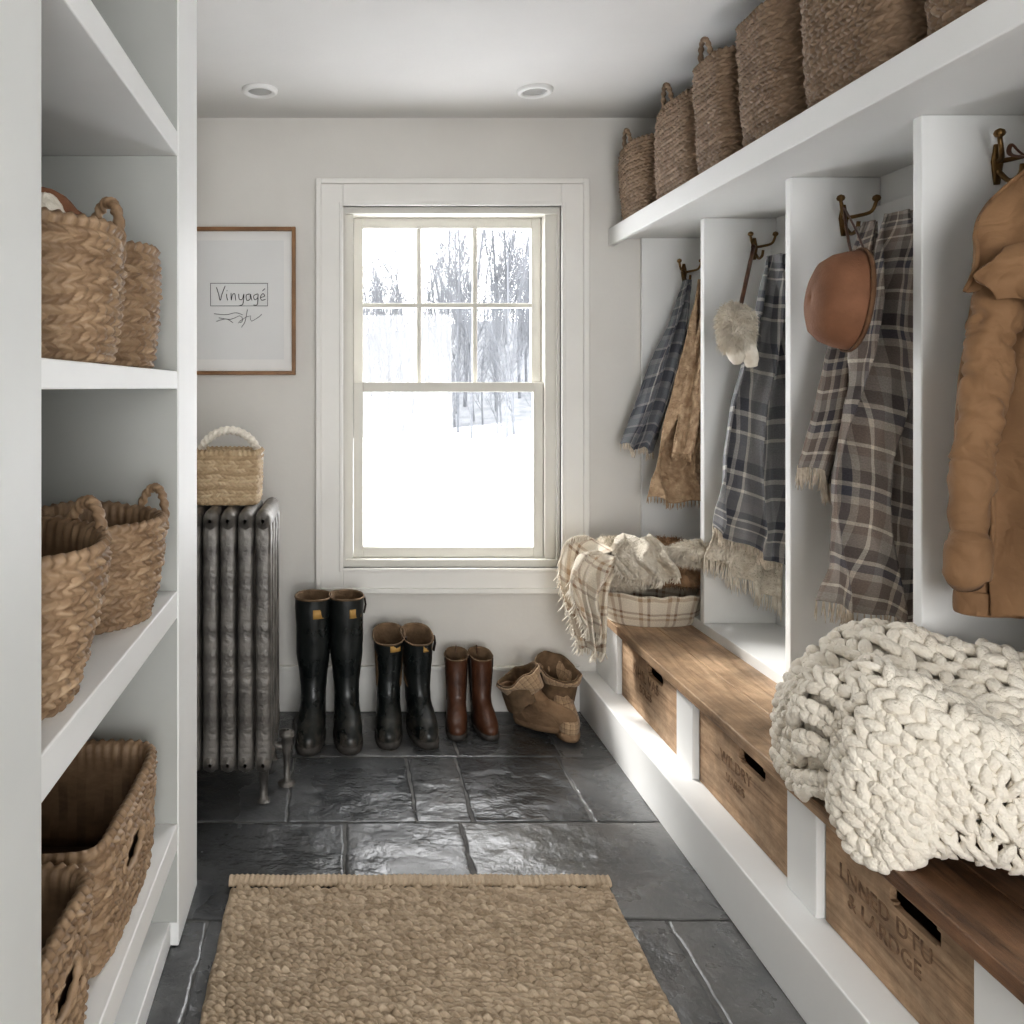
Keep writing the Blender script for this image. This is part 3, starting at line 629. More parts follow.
for x in (XRD,XRD-8*.0575):
    for y in (2.64,2.94):
        mb=MB(); tube(mb,[(x,y,.13),(x,y-.004,.06),(x,y-.008,.02),(x,y-.012,.0)],[.022,.014,.013,.022],seg=10,n0=(1,0,0)); mb.obj('foot',M['iron'],ra,W=True)
mb=MB()
tube(mb,[(-.25,2.75,.13),(-.21,2.75,.13),(-.18,2.75,.13)],.014,seg=12)
tube(mb,[(-.20,2.75,.0),(-.20,2.75,.09),(-.20,2.75,.13),(-.20,2.75,.16)],[.011,.011,.022,.018],seg=12,n0=(1,0,0))
tube(mb,[(-.20,2.75,.155),(-.20,2.75,.165),(-.20,2.75,.18),(-.20,2.75,.185)],[.008,.026,.026,.008],seg=14,n0=(1,0,0))
tube(mb,[(-.20,2.75,0.0),(-.20,2.75,.006),(-.20,2.75,.01)],[.03,.03,.012],seg=16,n0=(1,0,0))
mb.obj('valve',M['iron'],ra,W=True)
# ------------------------------------------------------------------ boots
def boot(loc,h,k,mat,label,group,rot=0,sr=.062,slump=0,seed=0,lab=False,elastic=False,tilt=(0,0),name='rubber_boot',inn=None,uv=False,tilted_top=.0,sole=None,lean=0,cuff=None):
    E=thing(name,loc,label,'boot',group)
    keys=[(.022,.083,-.190,.046),(.045,.088,-.195,.050),(.07,.086,-.180,.049),(.095,.083,-.135,.046),(.125,.078,-.088,.044),(.16,.074,-.068,.045),(.21,.072,-.062,.049)]
    hh=h/k
    keys=[q for q in keys if q[0]<hh-.03]+[(hh*.6 if hh*.6>.23 else hh-.02,sr+.008,-sr,sr*.90),(hh,sr+.010,-sr-.002,sr*.96)]
    K=np.array(keys); nz=60; zz=np.linspace(K[0,0],K[-1,0],nz)
    prof=np.stack([zz]+[np.interp(zz,K[:,0],K[:,c]) for c in (1,2,3)],-1)
    for c in (1,2,3):
        for _ in range(4): prof[1:-1,c]=(prof[:-2,c]+2*prof[1:-1,c]+prof[2:,c])/4
    seg=40; th=np.linspace(0,2*pi,seg,endpoint=False)
    def ring(z,b,f,w,ins=0):
        mid=(b+f)/2; half=(b-f)/2-ins; w=w-ins
        cy=np.cos(th); sy=np.sin(th)
        y=mid+half*np.sign(cy)*np.abs(cy)**.85; x=w*np.sign(sy)*np.abs(sy)**.85
        if b-f>.2: x=x*(1+.10*(-cy)*1)*np.where(cy>.2,.9,1)
        return np.stack([x,y,np.full(seg,z)+tilted_top*(-(y-mid))*(z/hh)**3],-1)
    V=np.array([ring(*p) for p in prof])
    if slump:
        zf=np.clip((V[...,2:3]-.05)/.08,0,1)
        V=V+slump*np.stack([fn(V,14,seed),fn(V,14,seed+3),.6*fn(V,10,seed+6)],-1)*zf
        V[...,0]+=slump*lean*np.clip(V[...,2]/hh-.3,0,1)
        V[...,2]-=.012*np.abs(np.sin(V[...,2]*55+V[...,0]*20))*zf[...,0]
    else:
        V=V+.0022*np.stack([fn(V,22,seed),fn(V,22,seed+3),0*V[...,0]],-1)*np.clip((V[...,2:3]-.06)/.08,0,1)
    mb=MB(); n=len(V); F=gridF(n,seg,False,True)+[tuple(range(seg))]
    U=None
    if uv:
        a,b_=np.meshgrid(np.linspace(0,hh*1.2,n),np.linspace(0,.4,seg),indexing='ij'); U=np.stack([b_,a],-1)
    mb.add(V*k,F,uv=U); mb.obj('upper',mat,E,fixn=True)
    if cuff:
        i0=int(n*.72); C=V[i0:]; c=C.mean(1,keepdims=True); C=c+(C-c)*1.07; nn_=len(C)
        a,b_=np.meshgrid(np.linspace(0,.12,nn_),np.linspace(0,.45,seg),indexing='ij')
        mb=MB(); mb.add(C*k,gridF(nn_,seg,False,True),uv=np.stack([b_,a],-1)); mb.obj('cuff',cuff,E,solid=.006)
    top=V[-1]; c=top.mean(0); L=[top,c+(top-c)*1.04+[0,0,.004],c+(top-c)*1.0+[0,0,.008],c+(top-c)*.93+[0,0,.002],c+(top-c)*.9-[0,0,.05],c+(top-c)*.8-[0,0,min(.2,hh*.5)]]
    mb=MB(); mb.add(np.array(L)*k,gridF(len(L),seg,False,True)+[tuple((len(L)-1)*seg+j for j in range(seg))]); mb.obj('lining',inn or M['olive'],E)
    p=prof[0]; L=[]
    for z,o_ in ((0,-.004),(.0,.003),(.012,.006),(.024,.005),(.027,.0)): L.append(ring(z,p[1]+o_,p[2]-o_,p[3]+o_))
    L=np.array(L); L[:,:,2]=np.array([0,0,.012,.024,.03])[:,None]
    mb=MB(); mb.add(L*k,gridF(len(L),seg,False,True)+[tuple(range(seg))[::-1],tuple((len(L)-1)*seg+j for j in range(seg))]); mb.obj('sole',sole or M['rubsole'],E)
    if lab:
        mb=MB(); zl=hh*.92; f=np.interp(zl,prof[:,0],prof[:,2]); w=np.interp(zl,prof[:,0],prof[:,3]); g0=[]
        for z in (hh*.875,hh*.94): g0.append([(w*1.06*math.sin(t),-(abs(f)+.006)*math.cos(t)+.004,z) for t in np.linspace(.1,.85,8)])
        mb.add(np.array(g0)*k,gridF(2,8)); mb.obj('label_patch',M['label'],E,solid=.002)
        mb=MB()
        tube(mb,np.array([(prof[-1,3]+.002,0,hh-.06),(prof[-1,3]+.008,0,hh-.03),(prof[-1,3]+.004,0,hh-.004)])*k,.004,.012,seg=8,n0=(1,0,0)); mb.obj('side_strap',M['glove'],E)
    if elastic:
        for s in (-1,1):
            mb=MB()
            g0=[[(s*(np.interp(z,prof[:,0],prof[:,3])+.001),yy*(1-.5*q),z) for yy in np.linspace(-.025,.025,5)] for q,z in zip((1,.5,0,0),np.linspace(.12,hh-.01,4))]
            mb.add(np.array(g0)*k,gridF(4,5)); mb.obj('elastic_gusset',M['glove'],E,solid=.002)
        mb=MB(); b_=prof[-1,1]
        tube(mb,np.array(arc((0,b_,hh-.01),.010,.03,0,pi,12,(0,1,0),(0,0,1)))*k,.002,.008,seg=6,n0=(1,0,0)); mb.obj('pull_tab',mat,E)
    E.rotation_euler=(tilt[0],tilt[1],rot); return E
boot((-.125,3.16,0),.535,1.08,M['rubber'],'tall black rubber boot standing by the wall','tall black rubber boots',rot=-.08,sr=.068,lab=True,seed=1)
boot((.005,3.165,0),.535,1.08,M['rubber'],'tall black rubber boot standing by the wall','tall black rubber boots',rot=.08,sr=.066,lab=True,seed=2)
boot((.175,3.20,0),.37,1.04,M['rubber'],'mid-height black rubber boot with brown lining','mid-height black rubber boots',rot=-.06,sr=.064,seed=3,lab=True,tilted_top=-.3)
boot((.290,3.20,0),.37,1.04,M['rubber'],'mid-height black rubber boot with brown lining','mid-height black rubber boots',rot=.16,sr=.064,seed=4,lab=True,tilted_top=-.3)
boot((.450,3.235,0),.28,.84,M['leather'],'brown leather pull-on ankle boot','brown leather ankle boots',rot=-.12,sr=.058,seed=5,elastic=True,name='ankle_boot',tilted_top=-.2)
boot((.548,3.235,0),.28,.84,M['leather'],'brown leather pull-on ankle boot','brown leather ankle boots',rot=.12,sr=.058,seed=6,elastic=True,name='ankle_boot',tilted_top=-.2)
boot((.755,3.195,0.022),.235,.98,M['suede'],'slouchy tan suede boot with woven cuff slumped sideways','slouchy tan boots',rot=.9,sr=.082,seed=7,slump=.022,name='slouch_boot',tilt=(-.12,-.22),tilted_top=.4,sole=M['suede'],lean=-3,cuff=M['plt'])
boot((.868,3.23,0.012),.225,1.0,M['plt'],'slouchy tan checked woven boot','slouchy tan boots',rot=-.05,sr=.080,seed=9,slump=.022,name='slouch_boot',uv=True,tilt=(0,.05),tilted_top=-.3,sole=M['suede'],lean=-2,cuff=M['plt'])
# ------------------------------------------------------------------ rug
rx0,rx1,ry0,ry1=-.312,.718,1.15,2.175
R_=thing('jute_rug',((rx0+rx1)/2,(ry0+ry1)/2,0),'chunky woven natural jute rug on slate floor','rug')
cx,cy=.021,.0145; ncx=int((rx1-rx0)/cx); ncy=int((ry1-ry0)/cy)
nx=ncx*7+1; ny=ncy*6+1
X,Y=np.meshgrid(np.linspace(0,ncx,nx),np.linspace(0,ncy,ny),indexing='ij')
Q=np.stack([X*.35,Y*.35,0*X],-1)
Xw=X+.32*fn(Q,1,3)+.16*fn(Q,4,8); Yw=Y+.20*fn(Q*[.5,1,1],1,5)+.10*fn(Q,4,2)
r=np.floor(Yw); t=Yw-r; ph=Xw+.5*(r%2)+.8*(t-.5)+.3*np.sin(r*3.7); c=np.floor(ph); s_=ph-c
hs_=_h[(r.astype(int)+3)%400,(c.astype(int)*3+7)%600]; h2=_h[(r.astype(int)*7+31)%400,(c.astype(int)*5+70)%600]
Z=.005+.015*np.clip(1-np.abs(2*s_-1)**2.2,0,1)**.6*np.sqrt(np.clip(1-(2*t-1)**2*.98,0,1))*(.40+.8*hs_)
ed=np.minimum(np.minimum(X,ncx-X)/1.0,np.minimum(Y,ncy-Y)/1.0); Z=Z*np.clip(ed*2,0,1)**.5+.001
PX=rx0+X*cx+.005*fn(np.stack([0*Y,Y*.2,0*Y],-1),1,2); PY=ry0+Y*cy
mb=MB(); mb.add(np.stack([PX,PY,Z],-1),gridF(nx,ny),tone=.14+.72*h2); mb.obj('woven_field',M['jute'],R_,W=True)
mb=MB(); n=520
p=np.stack([np.linspace(rx0-.004,rx1+.004,n),ry1+.010+.002*np.sin(np.linspace(0,30,n)),np.full(n,.014)],-1)
tube(mb,p,.011,.022,seg=14,n0=(0,0,1),disp=lambda V:.0016*np.sin(np.arange(V.shape[0])[:,None]*.9+np.arange(14)[None,:]*2*pi/14),tone=.25+.4*_h[(np.arange(n)//4)%400,9].repeat(14))
mb.obj('binding',M['jute'],R_,W=True)
# ------------------------------------------------------------------ draped cloth
def drape(L,R,yc,folds=4,amp=.02,W=1.0,Len=1.2,n=110,m=110,seed=0,bulge=.03,yend=None,tw=.5):
    Lp=cr(L,n); Rp=cr(R,n); s=np.linspace(0,1,m); t=np.linspace(0,1,n)
    Sg,Tg=np.meshgrid(s,t,indexing='xy')
    phs=2*pi*folds*(Sg+.06*np.sin(3*Tg*pi+seed)+.03*np.sin(9*Tg+seed*2))+seed
    sw=Sg+tw*np.sin(phs+1.1)/(2*pi*folds)*.9*np.clip(Sg*8,0,1)*np.clip((1-Sg)*8,0,1)
    x=Lp[:,0][:,None]*(1-sw)+Rp[:,0][:,None]*sw; z=Lp[:,1][:,None]*(1-sw)+Rp[:,1][:,None]*sw
    a=amp*(.35+.65*np.clip(Tg*3,0,1))
    P0=np.stack([x,x*0,z],-1)
    y=yc-bulge*np.sin(pi*Sg)-a*(np.sin(phs)+.35*np.sin(2.3*phs+seed))+.010*fn(P0,9,seed)+.004*fn(P0,28,seed+1)
    z=z+ .012*np.sin(phs+.7)*Tg**4
    if yend is not None: y=y+(yend-yc)*Tg
    return np.stack([x,y,z],-1),np.stack([Sg*W+.02*np.sin(Tg*6),Tg*Len+.02*np.sin(Sg*5+seed)],-1)
def cloth(name,label,cat,sheets,mat,fringe=None,fmat=None,solid=.006,E=None,pn='body',group=None,edge=0):
    mb=MB(); hems=[]
    for sh_ in sheets:
        P,uv=drape(**sh_); mb.add(P,gridF(P.shape[0],P.shape[1]),uv=uv); hems.append(P)
    allP=np.concatenate([p.reshape(-1,3) for p in hems])
    if E is None: E=thing(name,(allP[:,0].mean(),allP[:,1].mean(),allP[:,2].min()),label,cat,group)
    mb.obj(pn,mat,E,W=True,solid=solid)
    if fringe:
        m2=MB()
        for P in hems:
            lines=[P[-1]]
            if edge: lines.append(P[:,0])
            for hp in lines:
                nn=int(fringe['n']); idx=np.linspace(0,len(hp)-1,nn)
                for q in idx:
                    i=int(q); i2=min(i+1,len(hp)-1); b=hp[i]+(hp[i2]-hp[i])*(q-i)
                    for _ in range(2):
                        l=fringe['len']*random.uniform(.7,1.15); dx,dy=random.gauss(-.2*edge,.12+.2*edge),random.gauss(0,.12)
                        tube(m2,[b+[0,0,.006],b+[dx*l*.5,dy*l*.5,-l*.5],b+[dx*l,dy*l+.002,-l]],[.0017,.0022,.0008],seg=4,cap=False,n0=(1,0,0))
        o=m2.obj('fringe',fmat or mat,E,W=True); o['kind']='stuff'
    return E
M['fringe']=simple('wool_fringe',(.42,.35,.27),(.70,.62,.52),60,.95,0)
cloth('plaid_throw','brown and grey plaid wool throw with fringe hanging from hook','blanket',[
 dict(L=[(1.43,1.82),(1.395,1.70),(1.345,1.50),(1.305,1.25),(1.280,1.0),(1.262,.79)],R=[(1.49,1.82),(1.54,1.73),(1.575,1.5),(1.580,1.2),(1.583,.95),(1.583,.73)],yc=2.13,folds=2.8,amp=.034,W=.66,Len=1.15,seed=1,bulge=.06),
 dict(L=[(1.44,1.82),(1.40,1.70),(1.35,1.50),(1.305,1.32),(1.26,1.15)],R=[(1.47,1.82),(1.47,1.7),(1.45,1.5),(1.42,1.3),(1.38,1.08)],yc=2.215,folds=1.6,amp=.018,W=.38,Len=.8,seed=4,bulge=.02),
 dict(L=[(1.46,1.82),(1.50,1.7),(1.53,1.4),(1.46,1.1),(1.42,.85)],R=[(1.48,1.82),(1.54,1.7),(1.575,1.4),(1.58,1.1),(1.58,.80)],yc=2.28,folds=2,amp=.015,W=.4,Len=1.0,seed=6,bulge=.01)],M['pl3'],fringe=dict(n=60,len=.055),fmat=M['fringe'])
def hat(c,ax,R,Hc,mat,label,hookpt):
    ax=np.array(ax,float); ax/=np.linalg.norm(ax); e1=np.cross(ax,(0,0,1)); e1/=np.linalg.norm(e1); e2=np.cross(ax,e1)
    E=thing('felt_hat',c,label,'hat'); th=np.linspace(0,2*pi,56,endpoint=False)
    def rings(pr):
        return np.array([np.outer(np.cos(th)*r,e1)+np.outer(np.sin(th)*r*1.14,e2)+ax*h for r,h in pr])
    mb=MB(); V=rings([(.001,Hc*.96),(R*.25,Hc*.98),(R*.5,Hc*.95),(R*.72,Hc*.84),(R*.88,Hc*.60),(R*.95,Hc*.32),(R*.98,Hc*.1),(R*.98,0)]); V=V+.006*fn(V,9)[...,None]
    mb.add(V,gridF(len(V),56,False,True)); mb.obj('crown',mat,E,solid=.003)
    mb=MB(); V=rings([(R*.96,.0),(R*1.02,-.004),(R*1.04,.0),(R*1.045,.006)]); V=V+.004*fn(V,12)[...,None]
    mb.add(V,gridF(4,56,False,True)); mb.obj('brim',M['canvasd'],E,solid=.004,label='darker brown hat brim')
    h=np.array(hookpt)-np.array(c); top=-e2*R*.98 if (-e2)[2]>0 else e2*R*.98
    for s in (-.04,.04):
        mb=MB(); tube(mb,cr([top+e1*s,top*.5+h*.5+e1*s*.7,h],20),.002,.006,seg=6,n0=(0,1,0)); mb.obj('strap',M['leather'],E)
    return E
hat((1.255,1.97,1.575),(-.96,.22,.10),.106,.100,M['felt'],'round rust brown felt hat with strap hanging from hook',(1.435,2.30,1.88))
cloth('fringed_throw','cream fleece throw hanging beneath the plaid blanket','blanket',[
 dict(L=[(1.52,1.78),(1.50,1.5),(1.45,1.15),(1.36,.92),(1.30,.76)],R=[(1.54,1.78),(1.57,1.5),(1.575,1.15),(1.575,.9),(1.575,.58)],yc=2.89,folds=3,amp=.012,W=.5,Len=1.1,seed=3,bulge=.03)],M['cream'],fringe=dict(n=55,len=.06),fmat=M['furc'])
cloth('plaid_throw','charcoal and grey plaid wool blanket hanging from hook','blanket',[
 dict(L=[(1.47,1.82),(1.44,1.68),(1.385,1.46),(1.335,1.18),(1.295,.96),(1.280,.87)],R=[(1.52,1.82),(1.555,1.68),(1.572,1.46),(1.575,1.18),(1.577,.9),(1.572,.71)],yc=2.80,folds=2.4,amp=.034,W=.56,Len=1.1,seed=2,bulge=.05)],M['pl2'],fringe=dict(n=50,len=.03),fmat=M['fringe'])
E=blob('fur_hat',(1.300,2.66,1.555),(.055,.055,.085),M['furc'],'fluffy cream fur hat hanging from hook','hat',amp=.25,seed=3,fur=8500,flen=.018,flat=False,partname='crown')
for dx,dz in ((-.010,-.065),(.035,-.075)):
    mb=MB(); tube(mb,cr([(1.305+dx*.6,2.66,1.50),(1.312+dx,2.655,1.46),(1.32+dx*1.0,2.66,1.56+dz*1.7)],12),np.linspace(.035,.018,12),seg=12,n0=(1,0,0),disp=lambda V:.004*fn(V,60)); mb.obj('ear_flap',M['furc'],E,W=True)
mb=MB(); tube(mb,cr([(1.33,2.69,1.635),(1.40,2.78,1.76),(1.48,2.895,1.875)],20),.003,.008,seg=6,n0=(0,1,0)); mb.obj('strap',M['leather'],E,W=True)
cloth('plaid_scarf','blue and grey plaid wool scarf hanging from hook','scarf',[
 dict(L=[(1.385,1.80),(1.34,1.66),(1.265,1.50),(1.18,1.28),(1.125,1.13)],R=[(1.41,1.80),(1.40,1.66),(1.375,1.48),(1.31,1.26),(1.255,1.10)],yc=3.27,folds=2.0,amp=.018,W=.35,Len=.75,seed=5,bulge=.02,yend=3.25)],M['pl1'],fringe=dict(n=26,len=.03),fmat=M['fringe'])
cloth('shearling_coat','tan shearling coat hanging from hook','coat',[
 dict(L=[(1.40,1.79),(1.375,1.66),(1.325,1.43),(1.255,1.2),(1.225,1.05),(1.205,.92)],R=[(1.44,1.79),(1.49,1.66),(1.53,1.43),(1.54,1.2),(1.54,1.05),(1.54,.90)],yc=3.18,folds=2.4,amp=.026,W=.6,Len=.95,seed=7,bulge=.05),
 dict(L=[(1.405,1.78),(1.39,1.66),(1.345,1.45),(1.30,1.25),(1.275,1.12)],R=[(1.42,1.78),(1.43,1.66),(1.41,1.45),(1.38,1.22),(1.35,1.08)],yc=3.12,folds=1.2,amp=.02,W=.3,Len=.7,seed=9,bulge=.04)],M['shearl'],fringe=dict(n=40,len=.025),fmat=M['shearl'])
# ------------------------------------------------------------------ jacket (cloth panels + sleeve)
J=thing('canvas_jacket',(1.42,1.70,.88),'tan canvas work jacket with folded hood hanging on hook','jacket')
def wr(a,sc,seed,an=(1,1,1)):
    an=np.array(an)
    def f(V):
        q=V*an; w1=fn(q,sc,seed)
        return a*w1+a*.2*fn(V,sc*2.6,seed+2)-a*1.2*np.exp(-(fn(q,sc*.9,seed+4)/.18)**2)
    return f
jx,jy=-.050,-.03
def jt(name,pts,n,seg,d,mat='canvas',n0=(1,0,0),label=None):
    mb=MB(); p=cr([(q[0]+jx,q[1]+jy)+tuple(q[2:]) for q in pts],n)
    V=tube(mb,p[:,:3],p[:,3],p[:,4],seg=seg,n0=n0,disp=d); mb.obj(name,M[mat],J,W=True,label=label); return V
bd=wr(.009,7,1,(1.3,1,.35))
jt('body',[(1.505,1.745,1.66,.035,.03),(1.50,1.74,1.60,.075,.040),(1.487,1.74,1.52,.105,.050),(1.478,1.74,1.35,.118,.052),(1.472,1.74,1.15,.122,.050),(1.468,1.735,.98,.126,.050),(1.468,1.73,.895,.128,.048)],150,120,bd)
SV=jt('sleeve',[(1.435,1.70,1.600,.026,.034),(1.398,1.675,1.55,.042,.040),(1.362,1.66,1.42,.046,.036),(1.332,1.65,1.28,.040,.033),(1.308,1.64,1.13,.038,.032),(1.297,1.63,1.03,.033,.028)],140,70,wr(.0075,15,3,(.8,.8,1.7)))
jt('cuff',[(1.298,1.632,1.052,.033,.028),(1.297,1.63,1.048,.041,.036),(1.295,1.63,1.01,.042,.036),(1.292,1.628,.982,.041,.035),(1.292,1.628,.978,.031,.026)],24,40,wr(.002,18,3))
mb=MB(); P=SV[16]; c=P.mean(0); tube(mb,c+(P-c)*1.01,.0018,seg=5,closed=True,n0=(0,0,1)); mb.obj('seam',M['stitch'],J,W=True)
jt('hem_band',[(1.468,1.73,.932,.127,.048),(1.468,1.73,.926,.131,.052),(1.468,1.73,.888,.132,.051),(1.468,1.73,.880,.118,.042)],14,120,bd)
P,uv=drape(L=[(1.42,1.60),(1.375,1.45),(1.352,1.25),(1.342,1.05),(1.340,.885)],R=[(1.50,1.62),(1.505,1.45),(1.515,1.25),(1.52,1.05),(1.525,.885)],yc=1.650,folds=1.9,amp=.016,W=.2,Len=.7,seed=5,bulge=.02,tw=.8)
mb=MB(); mb.add(P,gridF(P.shape[0],P.shape[1]),uv=uv); mb.obj('front_panel',M['canvas'],J,W=True,solid=.008)
mb=MB(); E1=P[:,-1]; tube(mb,E1[::3],.003,.012,seg=8,n0=(0,1,0)); mb.obj('placket',M['stitch'],J,W=True)
mb=MB(); g=P[62:88,30:92]-np.array([0,.010,0]); mb.add(g,gridF(g.shape[0],g.shape[1])); mb.obj('pocket',M['canvas'],J,W=True,solid=.006)
mb=MB(); g=P[58:67,27:95]-np.array([0,.018,0]); mb.add(g,gridF(g.shape[0],g.shape[1])); mb.obj('pocket_flap',M['canvas'],J,W=True,solid=.005)
for nm,sh_ in (('hood',dict(L=[(1.465,1.855),(1.39,1.80),(1.325,1.72),(1.295,1.64),(1.285,1.57)],R=[(1.505,1.855),(1.55,1.78),(1.56,1.70),(1.56,1.62),(1.545,1.56)],yc=1.65,folds=2.4,amp=.022,W=.3,Len=.4,seed=3,bulge=.07,tw=.9)),
 ('collar',dict(L=[(1.32,1.64),(1.285,1.61),(1.272,1.575),(1.30,1.53)],R=[(1.55,1.69),(1.54,1.64),(1.52,1.58),(1.49,1.505)],yc=1.605,folds=1.3,amp=.016,W=.3,Len=.15,seed=6,bulge=.05,tw=.6))):
    mb=MB(); P,uv=drape(**sh_); mb.add(P,gridF(P.shape[0],P.shape[1]),uv=uv); mb.obj(nm,M['canvas'],J,W=True,solid=.008)
mb=MB(); tube(mb,cr([(1.475,1.655,1.84),(1.465,1.755,1.87),(1.48,1.775,1.90),(1.495,1.755,1.87),(1.49,1.655,1.84)],30),.002,.005,seg=6,n0=(0,1,0)); mb.obj('hanging_loop',M['leather'],J,W=True)
# ------------------------------------------------------------------ bin with throws on bench end
E=thing('plaid_bin',(1.20,3.17,.453),'oval fabric bin covered in cream plaid on bench','basket')
R0,N0,per=outline(.185,.15,2.6,96)
prof=[(.90,0),(.96,.015),(1.0,.05),(1.05,.09),(1.10,.115),(1.09,.125),(1.02,.12),(.96,.09),(.88,.015)]
V=np.array([np.stack([R0[:,0]*s,R0[:,1]*s,np.full(96,z)],-1) for s,z in prof]); V[...,2]+=.03*fn(V,8)*(V[...,2]/.12); V[...,:2]*=1+.04*fn(V,14,2)[...,None]*(V[...,2:3]/.12)
a,b_=np.meshgrid(np.cumsum([0,.03,.05,.05,.03,.01,.02,.04,.1]),np.linspace(0,per,96),indexing='ij')
mb=MB(); mb.add(V,gridF(9,96,False,True)+[tuple(range(96))[::-1],tuple(8*96+j for j in range(96))],uv=np.stack([b_,a],-1)); mb.obj('body',M['plc'],E,solid=.004)
blob('sheepskin_throw',(1.06,3.15,.655),(.125,.12,.095),M['cream'],'fluffy cream sheepskin throw piled in bin','blanket',amp=.28,seed=1,fur=8500,flen=.02,furmat=M['furc'])
blob('fur_throw',(1.29,3.17,.655),(.125,.12,.095),M['furt'],'tan brown fur throw piled in bin','blanket',amp=.28,seed=4,fur=6000,flen=.018,furmat=M['furt'])
cloth('fleece_throw','cream curly fleece throw draped over the bin','blanket',[
 dict(L=[(1.06,.80),(1.02,.78),(1.01,.72),(1.04,.655)],R=[(1.16,.80),(1.20,.76),(1.23,.71),(1.24,.65)],yc=3.06,folds=2.2,amp=.03,W=.3,Len=.25,seed=2,bulge=.08,yend=3.0,tw=.9)],M['cream'],solid=.018,fringe=dict(n=60,len=.022),fmat=M['furc'],edge=1)
blob('sheepskin_throw',(1.33,2.98,.745),(.125,.055,.038),M['furc'],'cream fur pelt draped near the hanging blanket','blanket',amp=.25,seed=6,fur=6000,flen=.028,furmat=M['furc'],comb=(-.3,0,-.6))
cloth('plaid_throw','cream and brown plaid throw draped over bin and bench edge','blanket',[
 dict(L=[(1.02,.74),(.92,.79),(.85,.75),(.825,.62),(.85,.50),(.89,.38)],R=[(1.12,.70),(1.12,.68),(1.06,.63),(1.02,.57),(1.0,.48),(.985,.36)],yc=3.10,folds=2.2,amp=.032,W=.42,Len=.50,seed=3,bulge=.06,yend=3.05,tw=.8),
 dict(L=[(.95,.75),(.87,.73),(.84,.63),(.86,.54),(.89,.47)],R=[(1.03,.72),(1.01,.68),(.97,.6),(.96,.52),(.955,.43)],yc=3.02,folds=1.4,amp=.026,W=.24,Len=.35,seed=8,bulge=.03,yend=2.99,tw=.8)],M['plc'],fringe=dict(n=45,len=.03),fmat=M['furc'],edge=1)
# ------------------------------------------------------------------ chunky knit blanket
cxk,cyk=1.280,1.705
def dome(a,b):
    x=a*np.sqrt(1-b*b/2); y=b*np.sqrt(1-a*a/2); r=np.sqrt(x*x+y*y)
    ang=np.arctan2(y,x)
    lob=1+.05*np.sin(3*ang+1)+.05*np.sin(5*ang+2)+.03*np.sin(9*ang)
    rx=.275*lob; ry=.290*lob
    rr=np.minimum(r,1); g=np.sin(np.minimum(rr*1.12,1)*pi/2)**.9/np.maximum(rr,1e-4)
    hgt=.275*np.clip(1-rr**2.3,0,1)**.62
    q=np.stack([x*2.0,y*2.0,0*x],-1)
    hgt=hgt*(1+.16*fn(q,1.9,4))+.042*np.sin(x*8+2.5*np.sin(y*3))*np.clip(1-rr,0,.4)*2.5
    X=cxk+rx*x*g; Y=cyk+ry*y*g; Z=.482+hgt
    over=np.clip(1.095-X,0,.2); Z=Z-over*.95*(rr>.6)*np.clip((rr-.6)*3,0,1)*(.8+.45*np.sin(Y*21+1))
    X=X+.018*fn(q,3,7); Y=Y+.018*fn(q,3,9)
    return np.stack([X,Y,Z],-1)
kb=thing('knit_blanket',(cxk,cyk,.453),'chunky cream hand-knit wool blanket heaped on bench','blanket')
mb=MB(); g=np.linspace(-.95,.95,90); A_,B_=np.meshgrid(g,g,indexing='ij'); D=dome(A_,B_); ctr=np.array([cxk,cyk,.50])
mb.add(ctr+(D-ctr)*np.array([.965,.965,.965]),gridF(90,90))
sg,rg=9,8
th=np.linspace(0,2*pi,sg,endpoint=False); capF=gridF(rg,sg,False,True)
tt=np.linspace(-1,1,rg); rad=np.sqrt(np.clip(1-np.abs(tt)**2.4,0,1)); rad[0]=rad[-1]=.2
na,nb=23,33
ai=(np.arange(na)+.5)/na*2-1; bi=(np.arange(nb)+.5)/nb*2-1
eps=.01
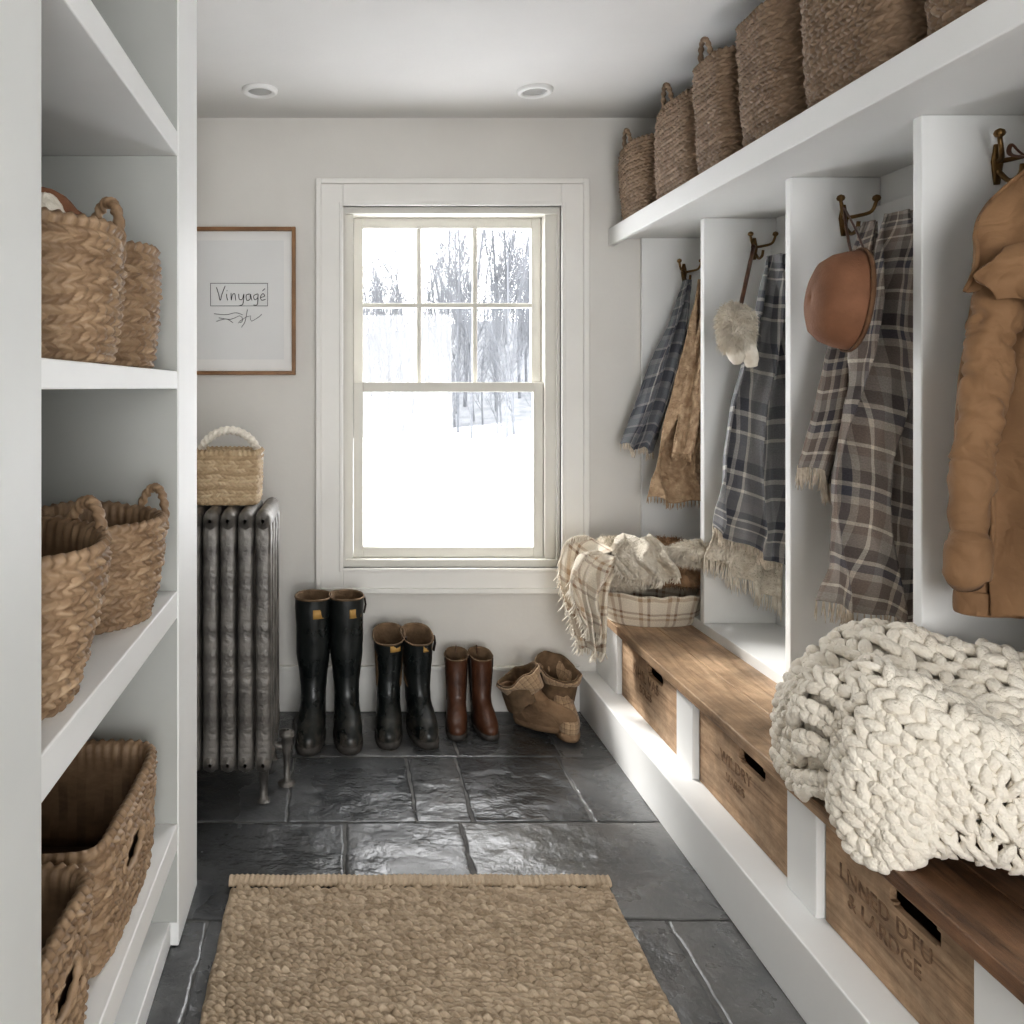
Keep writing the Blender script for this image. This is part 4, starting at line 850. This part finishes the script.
for i,a in enumerate(ai):
    for j,b in enumerate(bi):
        b2=b+.05*math.sin(a*5)*(1-b*b)+random.gauss(0,.003)
        a2=a+(.07*math.sin(b*4+1)+.03*math.sin(b*11))*(1-a*a)+random.gauss(0,.003)
        a2=max(-.985,min(.985,a2)); b2=max(-.985,min(.985,b2))
        aa=np.array([a2,a2+eps,a2-eps,a2,a2]); bb=np.array([b2,b2,b2,b2+eps,b2-eps])
        Q=dome(aa,bb); P=Q[0]; Ta=(Q[1]-Q[2])/(2*eps)*(2/na); Tb=(Q[3]-Q[4])/(2*eps)*(2/nb)
        Nn=np.cross(Ta,Tb); ln_=np.linalg.norm(Nn)
        if ln_<1e-9: continue
        Nn/=ln_
        if np.dot(Nn,P-ctr)<0: Nn=-Nn
        wa=min(max(np.linalg.norm(Ta),.026),.042); wb=min(max(np.linalg.norm(Tb),.020),.032)
        ea=Ta/np.linalg.norm(Ta); eb=np.cross(Nn,ea)
        for sgn in (-1,1):
            c=P+ea*sgn*wa*.25+Nn*random.uniform(.000,.005)
            ax=eb*.80+ea*sgn*(.55+random.gauss(0,.06))+Nn*.24; ax/=np.linalg.norm(ax)
            u1=np.cross(ax,Nn); u1/=np.linalg.norm(u1); u2=np.cross(ax,u1)
            rr=wa*.345*random.uniform(.94,1.06); hl=wb*1.12
            bend=(1-tt**2)[:,None]*Nn*.007
            Vc=c+(tt[:,None]*hl*ax+bend)[:,None,:]+rad[:,None,None]*rr*(np.cos(th)[None,:,None]*u1+np.sin(th)[None,:,None]*u2)
            mb.add(Vc,capF)
mb.obj('knitted_body',M['knit'],kb,W=True)
# ------------------------------------------------------------------ light, world, camera
w=bpy.data.worlds.new('w'); S.world=w; w.use_nodes=True; nt=w.node_tree; bg=nt.nodes['Background']
bg.inputs[0].default_value=(.985,.99,1.0,1); bg.inputs[1].default_value=3.9
def area(name,loc,rot,sx,sy,p,col=(1,1,1),portal=False):
    l=bpy.data.lights.new(name,'AREA'); l.shape='RECTANGLE'; l.size=sx; l.size_y=sy; l.energy=p; l.color=col
    if portal: l.cycles.is_portal=True
    o=bpy.data.objects.new(name,l); COL.objects.link(o); o.location=loc; o.rotation_euler=rot; return o
area('portal_window',(.45,YB+.2,1.36),(-pi/2,0,0),.95,1.55,1,portal=True)
area('portal_room',(.50,Y0-.12,1.075),(pi/2,0,0),1.3,2.15,1,portal=True)
sl=bpy.data.lights.new('sun','SUN'); sl.energy=2.6; sl.angle=math.radians(12); sl.color=(1,.98,.95)
so=bpy.data.objects.new('sun',sl); COL.objects.link(so); so.rotation_euler=Vector((.85,-.95,-1.1)).to_track_quat('-Z','Y').to_euler()
cd=bpy.data.cameras.new('camera'); cam=bpy.data.objects.new('camera',cd); COL.objects.link(cam)
cam.location=(0,0,1.36); cam.rotation_euler=(pi/2,0,0); cd.lens=28.125; cd.sensor_width=36; cd.shift_x=(512-345)/1024; cd.shift_y=-(512-388)/1024; cd.clip_start=.05
S.camera=cam
S.view_settings.view_transform='Standard'
try: S.view_settings.look='Medium High Contrast'
except Exception as ex: print(ex)
S.view_settings.exposure=.98
